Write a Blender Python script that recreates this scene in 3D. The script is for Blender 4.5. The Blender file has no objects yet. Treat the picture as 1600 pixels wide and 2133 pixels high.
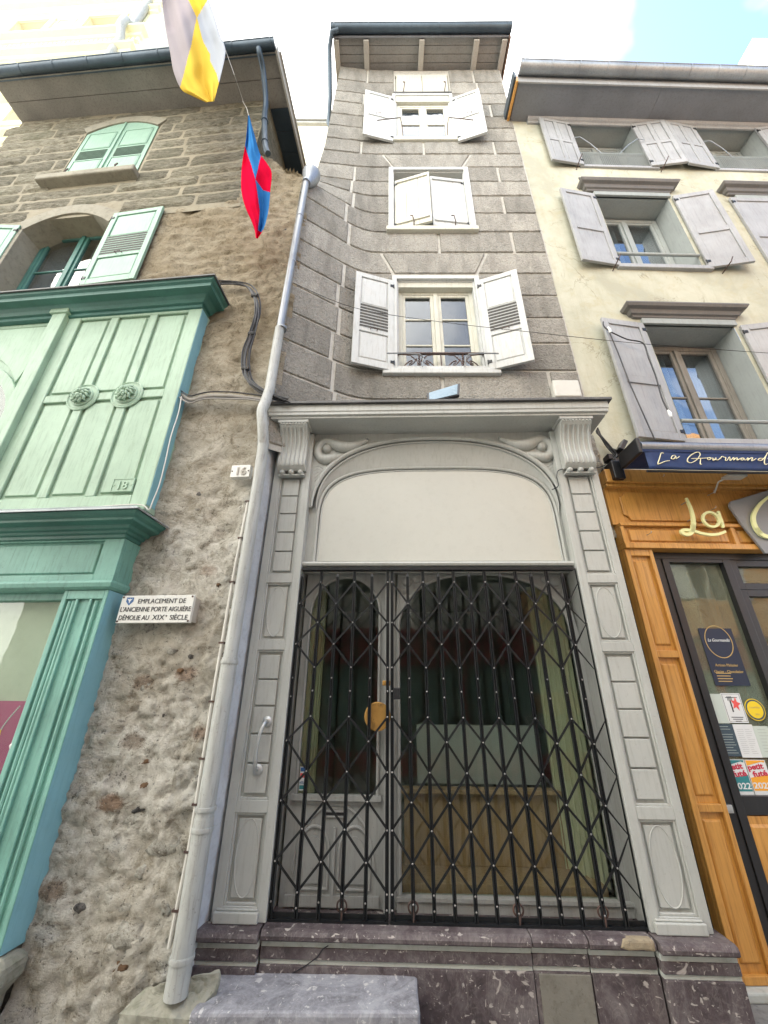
import bpy, math, random
from mathutils import Vector, Matrix, noise, Euler
random.seed(7)
SC = bpy.context.scene
COL = SC.collection
R_ = math.radians
PI = math.pi
# ------------------------------------------------------------------ camera
EYE = Vector((0, 0, 1.62)); FPX = 830.0
_up = Vector((15, 1786, 830)).normalized()
_th = math.asin(_up.z)
CF = Vector((0, math.cos(_th), math.sin(_th)))
_sr = _up.x / math.cos(_th); _cr = math.sqrt(1 - _sr * _sr)
_U0 = Vector((0, -math.sin(_th), math.cos(_th))); _X = Vector((1, 0, 0))
CR = _X * _cr + _U0 * _sr; CU = _U0 * _cr - _X * _sr
cam = bpy.data.cameras.new('camera'); camo = bpy.data.objects.new('camera', cam); COL.objects.link(camo)
camo.matrix_world = Matrix(((CR.x, CU.x, -CF.x, 0), (CR.y, CU.y, -CF.y, 0), (CR.z, CU.z, -CF.z, 1.62), (0, 0, 0, 1)))
cam.sensor_fit = 'HORIZONTAL'; cam.sensor_width = 36; cam.lens = 36 * FPX / 1600
cam.clip_start = .02; cam.clip_end = 400
SC.camera = camo

def ray(px, py): return CR * ((px - 800) / FPX) + CU * ((1066.5 - py) / FPX) + CF
def onz(px, py, z):
    r = ray(px, py); t = (z - EYE.z) / r.z; return EYE + r * t
def ony(px, py, y):
    r = ray(px, py); return EYE + r * (y / r.y)

class Frame:
    def __init__(s, x, y, a):
        s.O = Vector((x, y, 0)); s.u = Vector((math.cos(a), math.sin(a), 0)); s.n = Vector((math.sin(a), -math.cos(a), 0))
    def P(s, u, d, z): return s.O + s.u * u + s.n * d + Vector((0, 0, z))
    def hit(s, px, py, d=0):
        r = ray(px, py); O = s.O + s.n * d; t = (O - EYE).dot(s.n) / r.dot(s.n); p = EYE + r * t
        return ((p - s.O).dot(s.u), p.z)
    def loc(s, p): return ((p - s.O).dot(s.u), (p - s.O).dot(s.n), p.z)
def frame2(p0, p1):
    d = Vector((p1.x - p0.x, p1.y - p0.y, 0)); f = Frame(p0.x, p0.y, math.atan2(d.y, d.x)); f.w = d.length; return f

FC = Frame(0, 3.55, R_(-.5)); FS = Frame(0, 3.30, R_(-1.9)); FL = Frame(-1.1, 3.05, R_(-5.3)); FR = Frame(2.3, 3.53, R_(.9))
FW = Frame(-9.0, 5.6, R_(-2.7)); FG = Frame(0, 0, 0)

# ------------------------------------------------------------------ materials
def nt(name):
    m = bpy.data.materials.new(name); m.use_nodes = True; t = m.node_tree; t.nodes.clear(); return m, t
def N(t, ty, **k):
    n = t.nodes.new(ty)
    for a, b in k.items():
        if a.startswith('i_'): n.inputs[a[2:].replace('_', ' ')].default_value = b
        else: setattr(n, a, b)
    return n
def c4(c): return (c[0], c[1], c[2], 1)
def ramp(t, src, stops):
    r = t.nodes.new('ShaderNodeValToRGB'); e = r.color_ramp.elements
    e[0].position = stops[0][0]; e[0].color = c4(stops[0][1]); e[1].position = stops[-1][0]; e[1].color = c4(stops[-1][1])
    for p, c in stops[1:-1]:
        q = e.new(p); q.color = c4(c)
    t.links.new(src, r.inputs[0]); return r.outputs[0]
def mixc(t, a, b, f, mode='MIX'):
    m = t.nodes.new('ShaderNodeMix'); m.data_type = 'RGBA'; m.blend_type = mode
    for i, v in ((6, a), (7, b)):
        if isinstance(v, tuple): m.inputs[i].default_value = c4(v)
        else: t.links.new(v, m.inputs[i])
    if isinstance(f, float): m.inputs[0].default_value = f
    else: t.links.new(f, m.inputs[0])
    return m.outputs[2]
def coords(t, stretch=(1, 1, 1)):
    g = t.nodes.new('ShaderNodeNewGeometry'); mp = t.nodes.new('ShaderNodeMapping'); mp.inputs['Scale'].default_value = stretch
    t.links.new(g.outputs['Position'], mp.inputs[0]); return mp.outputs[0]
def noi(t, co, scale, detail=6, rough=.6, dist=0):
    n = N(t, 'ShaderNodeTexNoise', noise_dimensions='3D'); n.inputs['Scale'].default_value = scale; n.inputs['Detail'].default_value = detail
    n.inputs['Roughness'].default_value = rough; n.inputs['Distortion'].default_value = dist
    t.links.new(co, n.inputs['Vector']); return n.outputs['Fac']
def vor(t, co, scale, feature='F1', rnd=1):
    n = N(t, 'ShaderNodeTexVoronoi', feature=feature); n.inputs['Scale'].default_value = scale; n.inputs['Randomness'].default_value = rnd
    t.links.new(co, n.inputs['Vector']); return n
def sc(c, k): return tuple(min(.95, x * k) for x in c)
def finish(t, m, col, rough=.6, bump=None, bstr=.3, bdist=.01, metal=0, coat=0, spec=.5, roughsock=None):
    p = t.nodes.new('ShaderNodeBsdfPrincipled'); o = t.nodes.new('ShaderNodeOutputMaterial')
    if isinstance(col, tuple): p.inputs['Base Color'].default_value = c4(col)
    else: t.links.new(col, p.inputs['Base Color'])
    p.inputs['Roughness'].default_value = rough; p.inputs['Metallic'].default_value = metal
    p.inputs['Coat Weight'].default_value = coat; p.inputs['Specular IOR Level'].default_value = spec
    if roughsock is not None: t.links.new(roughsock, p.inputs['Roughness'])
    if bump is not None:
        b = t.nodes.new('ShaderNodeBump'); b.inputs['Strength'].default_value = bstr; b.inputs['Distance'].default_value = bdist
        t.links.new(bump, b.inputs['Height']); t.links.new(b.outputs[0], p.inputs['Normal'])
    t.links.new(p.outputs[0], o.inputs[0]); return m

def paint(name, c, rough=.55, var=.14, dirt=(.25, .22, .18), dirtamt=.35, streak=True, metal=0, spec=.45, bstr=.15, grain=0):
    """weathered paint: slow colour drift, fine vertical wear, small chips of dirt"""
    m, t = nt(name); co = coords(t); cs = coords(t, (9, 9, .9) if streak else (3, 3, 3))
    a = noi(t, co, 2.2, 5); s = noi(t, cs, 5, 5, .65); f = noi(t, co, 60, 4, .7)
    base = ramp(t, a, [(.3, sc(c, 1 - var)), (.7, sc(c, 1 + var))])
    base = mixc(t, base, dirt, ramp(t, s, [(.50, (0, 0, 0)), (.74, (dirtamt,) * 3)]))
    base = mixc(t, base, dirt, ramp(t, f, [(.60, (0, 0, 0)), (.70, (dirtamt,) * 3)]))
    b = noi(t, cs if streak else co, 26, 6, .7)
    rr = ramp(t, s, [(.3, (rough * .8,) * 3), (.8, (min(1, rough * 1.25),) * 3)])
    return finish(t, m, base, rough, b, bstr, .006, metal, 0, spec, rr)

M = {}
M['grey'] = paint('grey_shopfront_paint', (.42, .43, .405), .42, .08, (.20, .18, .15), .3, bstr=.08)
M['grey_dk'] = paint('grey_door_paint', (.36, .365, .35), .42, .12, (.13, .12, .1), .35)
M['panel'] = paint('pale_sign_panel', (.50, .50, .455), .4, .03, (.3, .29, .24), .12, False, bstr=.02)
M['white'] = paint('old_white_shutter_paint', (.53, .545, .535), .6, .07, (.3, .28, .24), .45, bstr=.3)
M['cream_w'] = paint('cream_window_paint', (.56, .555, .475), .6, .08, (.3, .27, .2), .4)
M['lav'] = paint('lavender_grey_shutter_paint', (.325, .33, .335), .55, .14, (.16, .15, .15), .35)
M['lav_fr'] = paint('grey_green_reveal_paint', (.31, .335, .325), .55, .08, (.17, .18, .17), .3)
M['bay'] = paint('pale_green_bay_paint', (.335, .47, .35), .5, .12, (.17, .22, .15), .42)
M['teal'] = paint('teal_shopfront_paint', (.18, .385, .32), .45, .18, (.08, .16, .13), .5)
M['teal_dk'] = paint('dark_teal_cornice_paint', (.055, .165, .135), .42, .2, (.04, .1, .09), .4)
M['teal_bl'] = paint('blue_teal_side_paint', (.21, .43, .49), .45, .08, (.13, .28, .32), .3)
M['shut_g'] = paint('pale_green_shutter_paint', (.25, .39, .30), .5, .08, (.2, .3, .25), .35)
M['hood'] = paint('dark_grey_hood_paint', (.14, .135, .13), .5, .15)
M['zinc'] = paint('weathered_zinc', (.30, .32, .34), .42, .2, (.1, .11, .12), .4, True, .55, .5)
M['zinc_dk'] = paint('dark_zinc', (.06, .085, .11), .4, .25, (.05, .06, .07), .5, True, .4)
M['pipe'] = paint('painted_downpipe', (.40, .41, .39), .5, .14, (.17, .16, .14), .6)
M['lead'] = paint('lead_flashing', (.10, .10, .10), .55, .3, (.25, .24, .22), .5)
M['soffit'] = paint('aged_soffit_boards', (.21, .195, .17), .7, .15, (.1, .085, .07), .55)
M['soffit_g'] = paint('grey_soffit_paint', (.19, .20, .22), .6, .12, (.1, .1, .1), .35)
M['rafter'] = paint('rafter_paint', (.42, .40, .36), .65, .1, (.2, .18, .15), .4)
M['black'] = paint('black_gate_iron', (.010, .012, .014), .42, .3, (.05, .045, .04), .25, True, .2)
M['blackm'] = paint('black_door_metal', (.018, .018, .02), .35, .1, (.05, .05, .05), .2)
M['iron'] = paint('rusty_wrought_iron', (.06, .035, .03), .6, .3, (.2, .09, .05), .6)
M['steel'] = paint('brushed_steel', (.5, .51, .5), .5, .05, (.35, .35, .33), .25, True, .9)
M['rivet'] = paint('rivet_steel', (.35, .34, .33), .4, .1, metal=.7)
M['brass'] = paint('worn_brass_plate', (.50, .28, .08), .42, .3, (.10, .06, .03), .7, False, .6)
M['cable'] = paint('cable_black', (.015, .016, .02), .45, .2)
M['cable_w'] = paint('cable_white', (.62, .60, .55), .5, .1)
M['conduit'] = paint('grey_conduit', (.30, .28, .25), .5, .15)
M['plastic'] = paint('grey_plastic_box', (.56, .55, .50), .45, .04, (.35, .34, .3), .2, False)
M['tile'] = paint('clay_roof_tile', (.19, .12, .09), .8, .35, (.07, .06, .05), .5, False)
M['gap'] = paint('louvre_shade_paint', (.07, .07, .065), .9, .2)  # near-black colour for the painted shade between louvre slats
M['navy'] = paint('navy_awning_cloth', (.006, .028, .11), .6, .15, (.01, .03, .1), .2, False)
M['goldtext'] = paint('cream_lettering', (.80, .74, .48), .5, .02, dirtamt=.02)
M['signY'] = paint('pale_yellow_letters', (.82, .84, .42), .4, .03, dirtamt=.05)
M['signG'] = paint('grey_sign_plate', (.24, .245, .25), .4, .05, dirtamt=.1)
M['plaque'] = paint('enamel_plaque', (.70, .70, .66), .3, .03, (.4, .35, .3), .3)
M['ink'] = paint('black_ink', (.02, .02, .025), .5, 0, dirtamt=0)
M['paper'] = paint('white_paper', (.72, .74, .74), .5, .02, dirtamt=.03)
M['paperg'] = paint('pale_green_paper', (.55, .62, .56), .5, .04, dirtamt=.05)
M['slate_p'] = paint('dark_slate_paper', (.045, .075, .10), .5, .1, dirtamt=.05)
M['teal_p'] = paint('teal_print', (.03, .22, .24), .5, .02, dirtamt=0)
M['orange_p'] = paint('orange_print', (.85, .38, .03), .5, .02, dirtamt=0)
M['red_p'] = paint('red_print', (.55, .03, .07), .5, .02, dirtamt=0)
M['redb_p'] = paint('coral_print', (.80, .10, .09), .5, .02, dirtamt=0)
M['yel_p'] = paint('yellow_print', (.85, .62, .02), .5, .02, dirtamt=0)
M['blue_p'] = paint('blue_print', (.04, .12, .30), .5, .02, dirtamt=0)
M['navy_p'] = paint('navy_print', (.010, .018, .045), .45, .1, dirtamt=0)
M['gold_p'] = paint('gold_print', (.55, .40, .16), .4, .05, dirtamt=0, metal=.4)
M['mag'] = paint('magenta_poster', (.46, .05, .19), .5, .12, dirtamt=.05)
M['cloth_c'] = paint('cream_curtain', (.62, .60, .42), .8, .06, dirtamt=.05)
M['cloth_w'] = paint('net_curtain', (.42, .43, .42), .85, .1, dirtamt=.1)
M['frost'] = paint('frosted_backing', (.58, .60, .50), .5, .08, (.3, .3, .22), .15, False)
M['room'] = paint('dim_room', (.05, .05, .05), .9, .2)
M['roomw'] = paint('shop_inner_wall', (.30, .31, .29), .8, .1)
M['asphalt'] = paint('street_paving', (.24, .235, .22), .85, .25, (.05, .05, .05), .5, False, bstr=.6)
M['ochre'] = paint('ochre_render', (.62, .33, .14), .85, .08)
M['opp'] = paint('pale_grey_render', (.60, .59, .56), .85, .08)
M['ivory'] = paint('ivory_render', (.80, .76, .60), .8, .04, (.5, .45, .33), .25)
M['ivory2'] = paint('pale_yellow_trim', (.82, .80, .55), .8, .05, (.55, .5, .33), .3)
M['red'] = paint('red_shop_paint', (.24, .015, .025), .5, .12)
M['spark'] = paint('white_paint_daubs', (.8, .8, .8), .6, .02, dirtamt=0)

def m_wood(name, c1, c2, rough=.4, coat=.25):
    m, t = nt(name); co = coords(t, (14, 14, .8)); co2 = coords(t)
    w = noi(t, co, 3.5, 8, .65, .6); a = noi(t, co2, 1.6, 4)
    col = ramp(t, w, [(.28, c2), (.5, c1), (.75, sc(c1, 1.15))])
    col = mixc(t, col, c2, ramp(t, a, [(.45, (0, 0, 0)), (.8, (.5, .5, .5))]))
    k = vor(t, co2, 7); col = mixc(t, col, sc(c2, .5), ramp(t, k.outputs['Distance'], [(.0, (.8, .8, .8)), (.05, (0, 0, 0))]))
    return finish(t, m, col, rough, w, .12, .003, 0, coat)
M['orange'] = m_wood('varnished_orange_wood', (.58, .29, .065), (.34, .14, .025))
M['deck'] = m_wood('pale_display_wood', (.40, .26, .14), (.27, .165, .08), .6, 0)

def tone(t, col, lo=.80, hi=1.16):
    a = N(t, 'ShaderNodeAttribute', attribute_name='tone')
    return mixc(t, col, ramp(t, a.outputs['Fac'], [(0, (lo,) * 3), (1, (min(1, hi),) * 3)]), 1.0, 'MULTIPLY')
def crack(t, co, col, dark, scale=1.1, amt=.6):
    n = noi(t, co, scale, 9, .62, 1.6); k = noi(t, co, 1.7, 2)
    line = ramp(t, n, [(.492, (0, 0, 0)), (.4985, (amt,) * 3), (.5015, (amt,) * 3), (.508, (0, 0, 0))])
    return mixc(t, col, dark, mixc(t, line, ramp(t, k, [(.50, (0, 0, 0)), (.58, (1, 1, 1))]), 1.0, 'MULTIPLY'))
def m_roughcast(name, c, cj=None):
    m, t = nt(name); co = coords(t)
    f = noi(t, co, 48, 3, .65); g = noi(t, co, 20, 4, .65); a = noi(t, co, 1.5, 5, .6); e = noi(t, coords(t, (2, 2, .5)), 3, 5)
    col = ramp(t, a, [(.3, sc(c, .86)), (.7, sc(c, 1.12))])
    col = mixc(t, col, sc(c, .60), ramp(t, f, [(.34, (.85, .85, .85)), (.44, (0, 0, 0))]))
    col = mixc(t, col, sc(c, 1.35), ramp(t, f, [(.54, (0, 0, 0)), (.66, (.6, .6, .6))]))
    col = mixc(t, col, sc(c, .62), ramp(t, e, [(.47, (0, 0, 0)), (.64, (.6, .6, .6))]))
    col = tone(t, col, .72, 1.0); col = crack(t, co, col, sc(c, .35), 1.6, .5)
    h = mixc(t, f, g, .55)
    return finish(t, m, col, .95, h, 1.0, .045, spec=.2)
M['roughcast'] = m_roughcast('grey_roughcast_blocks', (.355, .338, .30))
M['joint'] = paint('pale_mortar_joint', (.47, .455, .41), .9, .1, (.2, .18, .16), .5, False, bstr=.5)

def m_rubble():
    m, t = nt('rough_lime_rubble'); co = coords(t); cw = coords(t, (1, 1, 1.6))
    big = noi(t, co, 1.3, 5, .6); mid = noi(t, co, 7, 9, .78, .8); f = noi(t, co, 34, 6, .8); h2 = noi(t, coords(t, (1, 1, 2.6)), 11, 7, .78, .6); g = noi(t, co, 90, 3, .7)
    col = ramp(t, mid, [(.34, (.19, .17, .135)), (.41, (.42, .39, .325)), (.49, (.60, .57, .495)), (.58, (.74, .715, .64))])
    col = mixc(t, col, (.40, .335, .235), ramp(t, big, [(.44, (0, 0, 0)), (.60, (.35, .35, .35))]))
    v = vor(t, cw, 3.7); sp = t.nodes.new('ShaderNodeSeparateColor'); t.links.new(v.outputs['Color'], sp.inputs[0])
    st = ramp(t, mixc(t, v.outputs['Distance'], f, .35), [(.33, (1, 1, 1)), (.42, (0, 0, 0))])
    pick = ramp(t, sp.outputs[0], [(.45, (0, 0, 0)), (.5, (1, 1, 1))])
    stc = ramp(t, sp.outputs[1], [(0, (.70, .68, .62)), (.40, (.60, .59, .54)), (.55, (.32, .21, .14)), (.68, (.36, .32, .26)), (.85, (.62, .61, .57))])
    stc = mixc(t, stc, (.09, .08, .07), ramp(t, f, [(.38, (.85, .85, .85)), (.48, (0, 0, 0))]))
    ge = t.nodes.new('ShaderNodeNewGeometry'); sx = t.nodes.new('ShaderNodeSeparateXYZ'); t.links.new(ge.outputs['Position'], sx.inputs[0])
    mr = N(t, 'ShaderNodeMapRange'); mr.inputs['From Min'].default_value = 3.2; mr.inputs['From Max'].default_value = 1.9
    mr.inputs['To Min'].default_value = .15; mr.inputs['To Max'].default_value = .95; t.links.new(sx.outputs[2], mr.inputs[0])
    mask = mixc(t, (0, 0, 0), mixc(t, st, pick, 1.0, 'MULTIPLY'), mr.outputs[0])
    col = mixc(t, col, stc, mask)
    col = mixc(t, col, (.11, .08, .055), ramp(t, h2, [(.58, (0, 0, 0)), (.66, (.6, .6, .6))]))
    col = mixc(t, col, (.045, .038, .03), ramp(t, f, [(.34, (.9, .9, .9)), (.41, (0, 0, 0))]))
    col = mixc(t, col, (.66, .63, .55), ramp(t, g, [(.58, (0, 0, 0)), (.68, (.6, .6, .6))]))
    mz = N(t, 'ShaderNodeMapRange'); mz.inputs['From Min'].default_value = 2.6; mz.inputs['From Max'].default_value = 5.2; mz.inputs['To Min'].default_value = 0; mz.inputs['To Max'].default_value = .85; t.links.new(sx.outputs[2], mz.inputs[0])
    col = mixc(t, col, mixc(t, col, (.50, .43, .32), 1.0, 'MULTIPLY'), mz.outputs[0])   # browner stone up here; also painted darker with height to offset brighter light
    hb = mixc(t, f, mixc(t, h2, mid, .5), .5)
    return finish(t, m, col, .97, hb, 1.0, .06, spec=.15)
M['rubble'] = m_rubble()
def m_ashlar():
    m, t = nt('weathered_ashlar'); co = coords(t); cw = coords(t, (1.2, 1.2, 5))
    l = noi(t, cw, 7, 8, .75, .4); a = noi(t, co, 1.4, 5); f = noi(t, co, 50, 4, .7)
    col = ramp(t, l, [(.34, (.085, .075, .055)), (.44, (.175, .157, .115)), (.54, (.26, .238, .18)), (.66, (.36, .335, .265))])
    col = mixc(t, col, (.13, .13, .085), ramp(t, a, [(.48, (0, 0, 0)), (.75, (.55, .55, .55))]))
    col = mixc(t, col, (.04, .035, .03), ramp(t, f, [(.28, (.8, .8, .8)), (.42, (0, 0, 0))]))
    col = tone(t, col, .68, 1.0)
    return finish(t, m, col, .95, mixc(t, l, f, .5), 1.0, .03, spec=.2)
M['ashlar'] = m_ashlar()
M['ashj'] = paint('tan_mortar', (.25, .22, .155), .9, .15, (.17, .14, .1), .5, False, bstr=.6)
def m_cream():
    m, t = nt('cream_render'); co = coords(t)
    a = noi(t, co, 1.1, 6, .65, .3); b = noi(t, co, 5, 7, .7, .5); s = noi(t, coords(t, (4, 4, .5)), 2.2, 6, .7); f = noi(t, co, 90, 3)
    col = ramp(t, a, [(.36, (.37, .365, .29)), (.5, (.45, .445, .355)), (.66, (.50, .495, .41))])
    col = mixc(t, col, (.40, .36, .24), ramp(t, b, [(.50, (0, 0, 0)), (.66, (.5, .5, .5))]))
    col = mixc(t, col, (.36, .345, .26), ramp(t, s, [(.50, (0, 0, 0)), (.68, (.5, .5, .5))]))
    col = crack(t, co, col, (.22, .20, .15), .9, .7)
    return finish(t, m, col, .93, mixc(t, f, b, .6), .45, .014, spec=.2)
M['cream'] = m_cream()
def m_marble(name, base, mid, fleck, amt=.9):
    m, t = nt(name); co = coords(t); cw = coords(t, (1, 1, 1.3))
    a = noi(t, co, 4, 8, .75, .8); b = noi(t, co, 28, 5, .75, .4); w = noi(t, co, 9, 3)
    col = ramp(t, a, [(.36, sc(base, .55)), (.5, base), (.62, mid)])
    col = mixc(t, col, mid, ramp(t, b, [(.50, (0, 0, 0)), (.66, (.7, .7, .7))]))
    vn = noi(t, coords(t, (1.4, 1, .7)), 3.2, 8, .6, 2.2); col = mixc(t, col, fleck, ramp(t, vn, [(.485, (0, 0, 0)), (.498, (.12, .12, .12)), (.502, (.12, .12, .12)), (.515, (0, 0, 0))]))
    for s_, th, st3 in ((17, .655, (1, 1, 2.2)), (30, .67, (1.8, 1, 1)), (8, .675, (1, 1, 1.5))):
        fl_ = noi(t, coords(t, st3), s_, 3, .5, .6); col = mixc(t, col, fleck, ramp(t, fl_, [(th, (0, 0, 0)), (th + .03, (amt * .75,) * 3)]))
    return finish(t, m, col, .5, b, .35, .006, spec=.35)
M['marble'] = m_marble('worn_purple_marble', (.085, .066, .070), (.15, .13, .13), (.50, .46, .42))
M['marble_l'] = m_marble('scuffed_lilac_marble', (.235, .235, .26), (.33, .335, .36), (.66, .65, .63), .7)
M['patch'] = paint('cement_repair', (.17, .16, .135), .8, .25, (.08, .07, .05), .5, False, bstr=.5)
M['stonestep'] = paint('pale_step_stone', (.48, .50, .46), .8, .12, (.25, .26, .2), .45, False, bstr=.5)
M['curb'] = paint('mossy_kerb_stone', (.25, .245, .20), .85, .25, (.11, .12, .07), .55, False, bstr=.6)
M['render_w'] = paint('white_rough_render', (.50, .53, .56), .9, .12, (.3, .29, .28), .4, False, bstr=1)

def m_glass(name, tint=(.75, .8, .82), base=.10, k=1.0, rough=.02):
    m, t = nt(name); lw = t.nodes.new('ShaderNodeLayerWeight'); lw.inputs[0].default_value = .5; fr = N(t, 'ShaderNodeMath', operation='POWER'); fr.inputs[1].default_value = 3.0; t.links.new(lw.outputs['Facing'], fr.inputs[0])
    ma = N(t, 'ShaderNodeMath', operation='MULTIPLY_ADD'); ma.inputs[1].default_value = k; ma.inputs[2].default_value = base; ma.use_clamp = True
    t.links.new(fr.outputs[0], ma.inputs[0])
    b = t.nodes.new('ShaderNodeBump'); b.inputs['Strength'].default_value = .12; b.inputs['Distance'].default_value = .02
    t.links.new(noi(t, coords(t), 2.5, 2), b.inputs['Height'])
    tr = t.nodes.new('ShaderNodeBsdfTransparent'); tr.inputs[0].default_value = c4(tint)
    gl = t.nodes.new('ShaderNodeBsdfGlossy'); gl.inputs['Roughness'].default_value = rough; t.links.new(b.outputs[0], gl.inputs['Normal'])
    mx = t.nodes.new('ShaderNodeMixShader'); o = t.nodes.new('ShaderNodeOutputMaterial')
    t.links.new(ma.outputs[0], mx.inputs[0]); t.links.new(tr.outputs[0], mx.inputs[1]); t.links.new(gl.outputs[0], mx.inputs[2]); t.links.new(mx.outputs[0], o.inputs[0])
    return m
M['glass_t'] = m_glass('tower_window_glass', (.55, .62, .70), .085, .8)
M['glass'] = m_glass('old_window_glass', (.7, .75, .78), .20, 1.0)
M['glass_s'] = m_glass('shop_window_glass', (.86, .90, .87), .035, .55, .0)
def m_flag(name, c):
    m, t = nt(name); a = noi(t, coords(t), 120, 2); col = ramp(t, a, [(.3, sc(c, .92)), (.7, c)])
    d = t.nodes.new('ShaderNodeBsdfDiffuse'); tr = t.nodes.new('ShaderNodeBsdfTranslucent'); mx = t.nodes.new('ShaderNodeMixShader'); o = t.nodes.new('ShaderNodeOutputMaterial')
    t.links.new(col, d.inputs[0]); t.links.new(col, tr.inputs[0]); mx.inputs[0].default_value = .45
    t.links.new(d.outputs[0], mx.inputs[1]); t.links.new(tr.outputs[0], mx.inputs[2]); t.links.new(mx.outputs[0], o.inputs[0]); return m
M['fl_y'] = m_flag('flag_yellow', (.80, .60, .10)); M['fl_w'] = m_flag('flag_white', (.52, .55, .60)); M['fl_l'] = m_flag('flag_lilac_white', (.44, .40, .42))
M['fl_r'] = m_flag('flag_red', (.80, .01, .06)); M['fl_b'] = m_flag('flag_blue', (.06, .27, .60))

# ------------------------------------------------------------------ objects
OFF = {}
def tag(o, label, cat, group=None, kind=None):
    o['label'] = label; o['category'] = cat
    if group: o['group'] = group
    if kind: o['kind'] = kind
    return o
def thing(name, label, cat, loc, group=None):
    o = bpy.data.objects.new(name, None); COL.objects.link(o); o.location = loc; o.empty_display_size = .1
    OFF[o.name] = Vector(loc); return tag(o, label, cat, group)
class MB:
    def __init__(s, F=FG): s.F = F; s.v = []; s.f = []; s.sm = False
    def add(s, pts, faces):
        b = len(s.v); s.v += [s.F.P(*p) for p in pts]; s.f += [[b + i for i in f] for f in faces]
    def addw(s, pts, faces):
        b = len(s.v); s.v += [Vector(p) for p in pts]; s.f += [[b + i for i in f] for f in faces]
    def box(s, u0, u1, d0, d1, z0, z1):
        s.add([(u0, d0, z0), (u1, d0, z0), (u1, d1, z0), (u0, d1, z0), (u0, d0, z1), (u1, d0, z1), (u1, d1, z1), (u0, d1, z1)],
              [(0, 1, 2, 3), (7, 6, 5, 4), (0, 4, 5, 1), (1, 5, 6, 2), (2, 6, 7, 3), (3, 7, 4, 0)]); return s
    def prism(s, poly, d0, d1, inset=0):
        n = len(poly); p = [(u, d0, z) for u, z in poly] + [(u, d1, z) for u, z in poly]
        f = [list(range(n)), list(range(2 * n - 1, n - 1, -1))] + [(i, n + i, n + (i + 1) % n, (i + 1) % n) for i in range(n)]
        s.add(p, f); return s
    def field(s, u0, u1, z0, z1, d0, d1, b=.012):
        """raised panel with sloping edges"""
        s.add([(u0, d0, z0), (u1, d0, z0), (u1, d0, z1), (u0, d0, z1), (u0 + b, d1, z0 + b), (u1 - b, d1, z0 + b), (u1 - b, d1, z1 - b), (u0 + b, d1, z1 - b)],
              [(0, 1, 5, 4), (1, 2, 6, 5), (2, 3, 7, 6), (3, 0, 4, 7), (4, 5, 6, 7), (3, 2, 1, 0)]); return s
    def frame(s, u0, u1, z0, z1, w, d0, d1, wb=None):
        wb = w if wb is None else wb
        s.box(u0, u0 + w, d0, d1, z0, z1); s.box(u1 - w, u1, d0, d1, z0, z1)
        s.box(u0 + w, u1 - w, d0, d1 - .0012, z1 - w, z1); s.box(u0 + w, u1 - w, d0, d1 - .0012, z0, z0 + wb); return s
    def ring(s, outer, inner, d0, d1):
        n = len(outer); p = []
        for d in (d0, d1):
            p += [(u, d, z) for u, z in outer]; p += [(u, d, z) for u, z in inner]
        f = []
        for i in range(n):
            j = (i + 1) % n
            f += [(i, j, n + j, n + i), (2 * n + i, 3 * n + i, 3 * n + j, 2 * n + j), (i, 2 * n + i, 2 * n + j, j), (n + i, n + j, 3 * n + j, 3 * n + i)]
        s.add(p, f); return s
    def band(s, a, b, d0, d1):
        """open strip between polylines a and b"""
        n = len(a); p = []
        for d in (d0, d1):
            p += [(u, d, z) for u, z in a]; p += [(u, d, z) for u, z in b]
        f = [(0, n, 3 * n, 2 * n), (n - 1, 3 * n - 1, 4 * n - 1, 2 * n - 1)]
        for i in range(n - 1):
            j = i + 1
            f += [(i, j, n + j, n + i), (2 * n + i, 3 * n + i, 3 * n + j, 2 * n + j), (i, 2 * n + i, 2 * n + j, j), (n + i, n + j, 3 * n + j, 3 * n + i)]
        s.add(p, f); return s
    def sweep(s, u0, u1, prof, closed=True):
        n = len(prof); p = [(u0, d, z) for d, z in prof] + [(u1, d, z) for d, z in prof]
        f = [(i, (i + 1) % n, n + (i + 1) % n, n + i) for i in range(n if closed else n - 1)]
        if closed: f += [list(range(n - 1, -1, -1)), list(range(n, 2 * n))]
        s.add(p, f); return s
    def cornice(s, u0, u1, prof, left=True, right=True, base=0):
        """profile (d,z) swept along the wall with mitred returns"""
        n = len(prof); cols = []
        if left: cols.append([(u0 - d, base, z) for d, z in prof]); cols.append([(u0 - d, d, z) for d, z in prof])
        else: cols.append([(u0, d, z) for d, z in prof])
        if right: cols.append([(u1 + d, d, z) for d, z in prof]); cols.append([(u1 + d, base, z) for d, z in prof])
        else: cols.append([(u1, d, z) for d, z in prof])
        p = [q for c in cols for q in c]; f = []
        for c in range(len(cols) - 1):
            for i in range(n - 1): f.append((c * n + i, c * n + i + 1, (c + 1) * n + i + 1, (c + 1) * n + i))
        # caps
        m = len(cols); k = len(p)
        f.append([c * n for c in range(m)]); f.append([c * n + n - 1 for c in range(m)][::-1])
        s.add(p, f); return s
    def tube(s, pts, r, n=8, world=False, cap=True):
        P = [Vector(p) if world else s.F.P(*p) for p in pts]; rings = []; rr = r if isinstance(r, (list, tuple)) else [r] * len(P)
        t0 = (P[1] - P[0]).normalized(); a = Vector((0, 0, 1)) if abs(t0.z) < .9 else Vector((1, 0, 0)); x = t0.cross(a).normalized()
        for i, p in enumerate(P):
            t = ((P[min(i + 1, len(P) - 1)] - P[i]).normalized() + (P[i] - P[max(i - 1, 0)]).normalized())
            t = t.normalized() if t.length > 1e-6 else t0
            x = (x - t * x.dot(t)).normalized(); y = t.cross(x)
            rings.append([p + (x * math.cos(2 * PI * k / n) + y * math.sin(2 * PI * k / n)) * rr[i] for k in range(n)])
        b = len(s.v); s.v += [q for g in rings for q in g]
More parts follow.
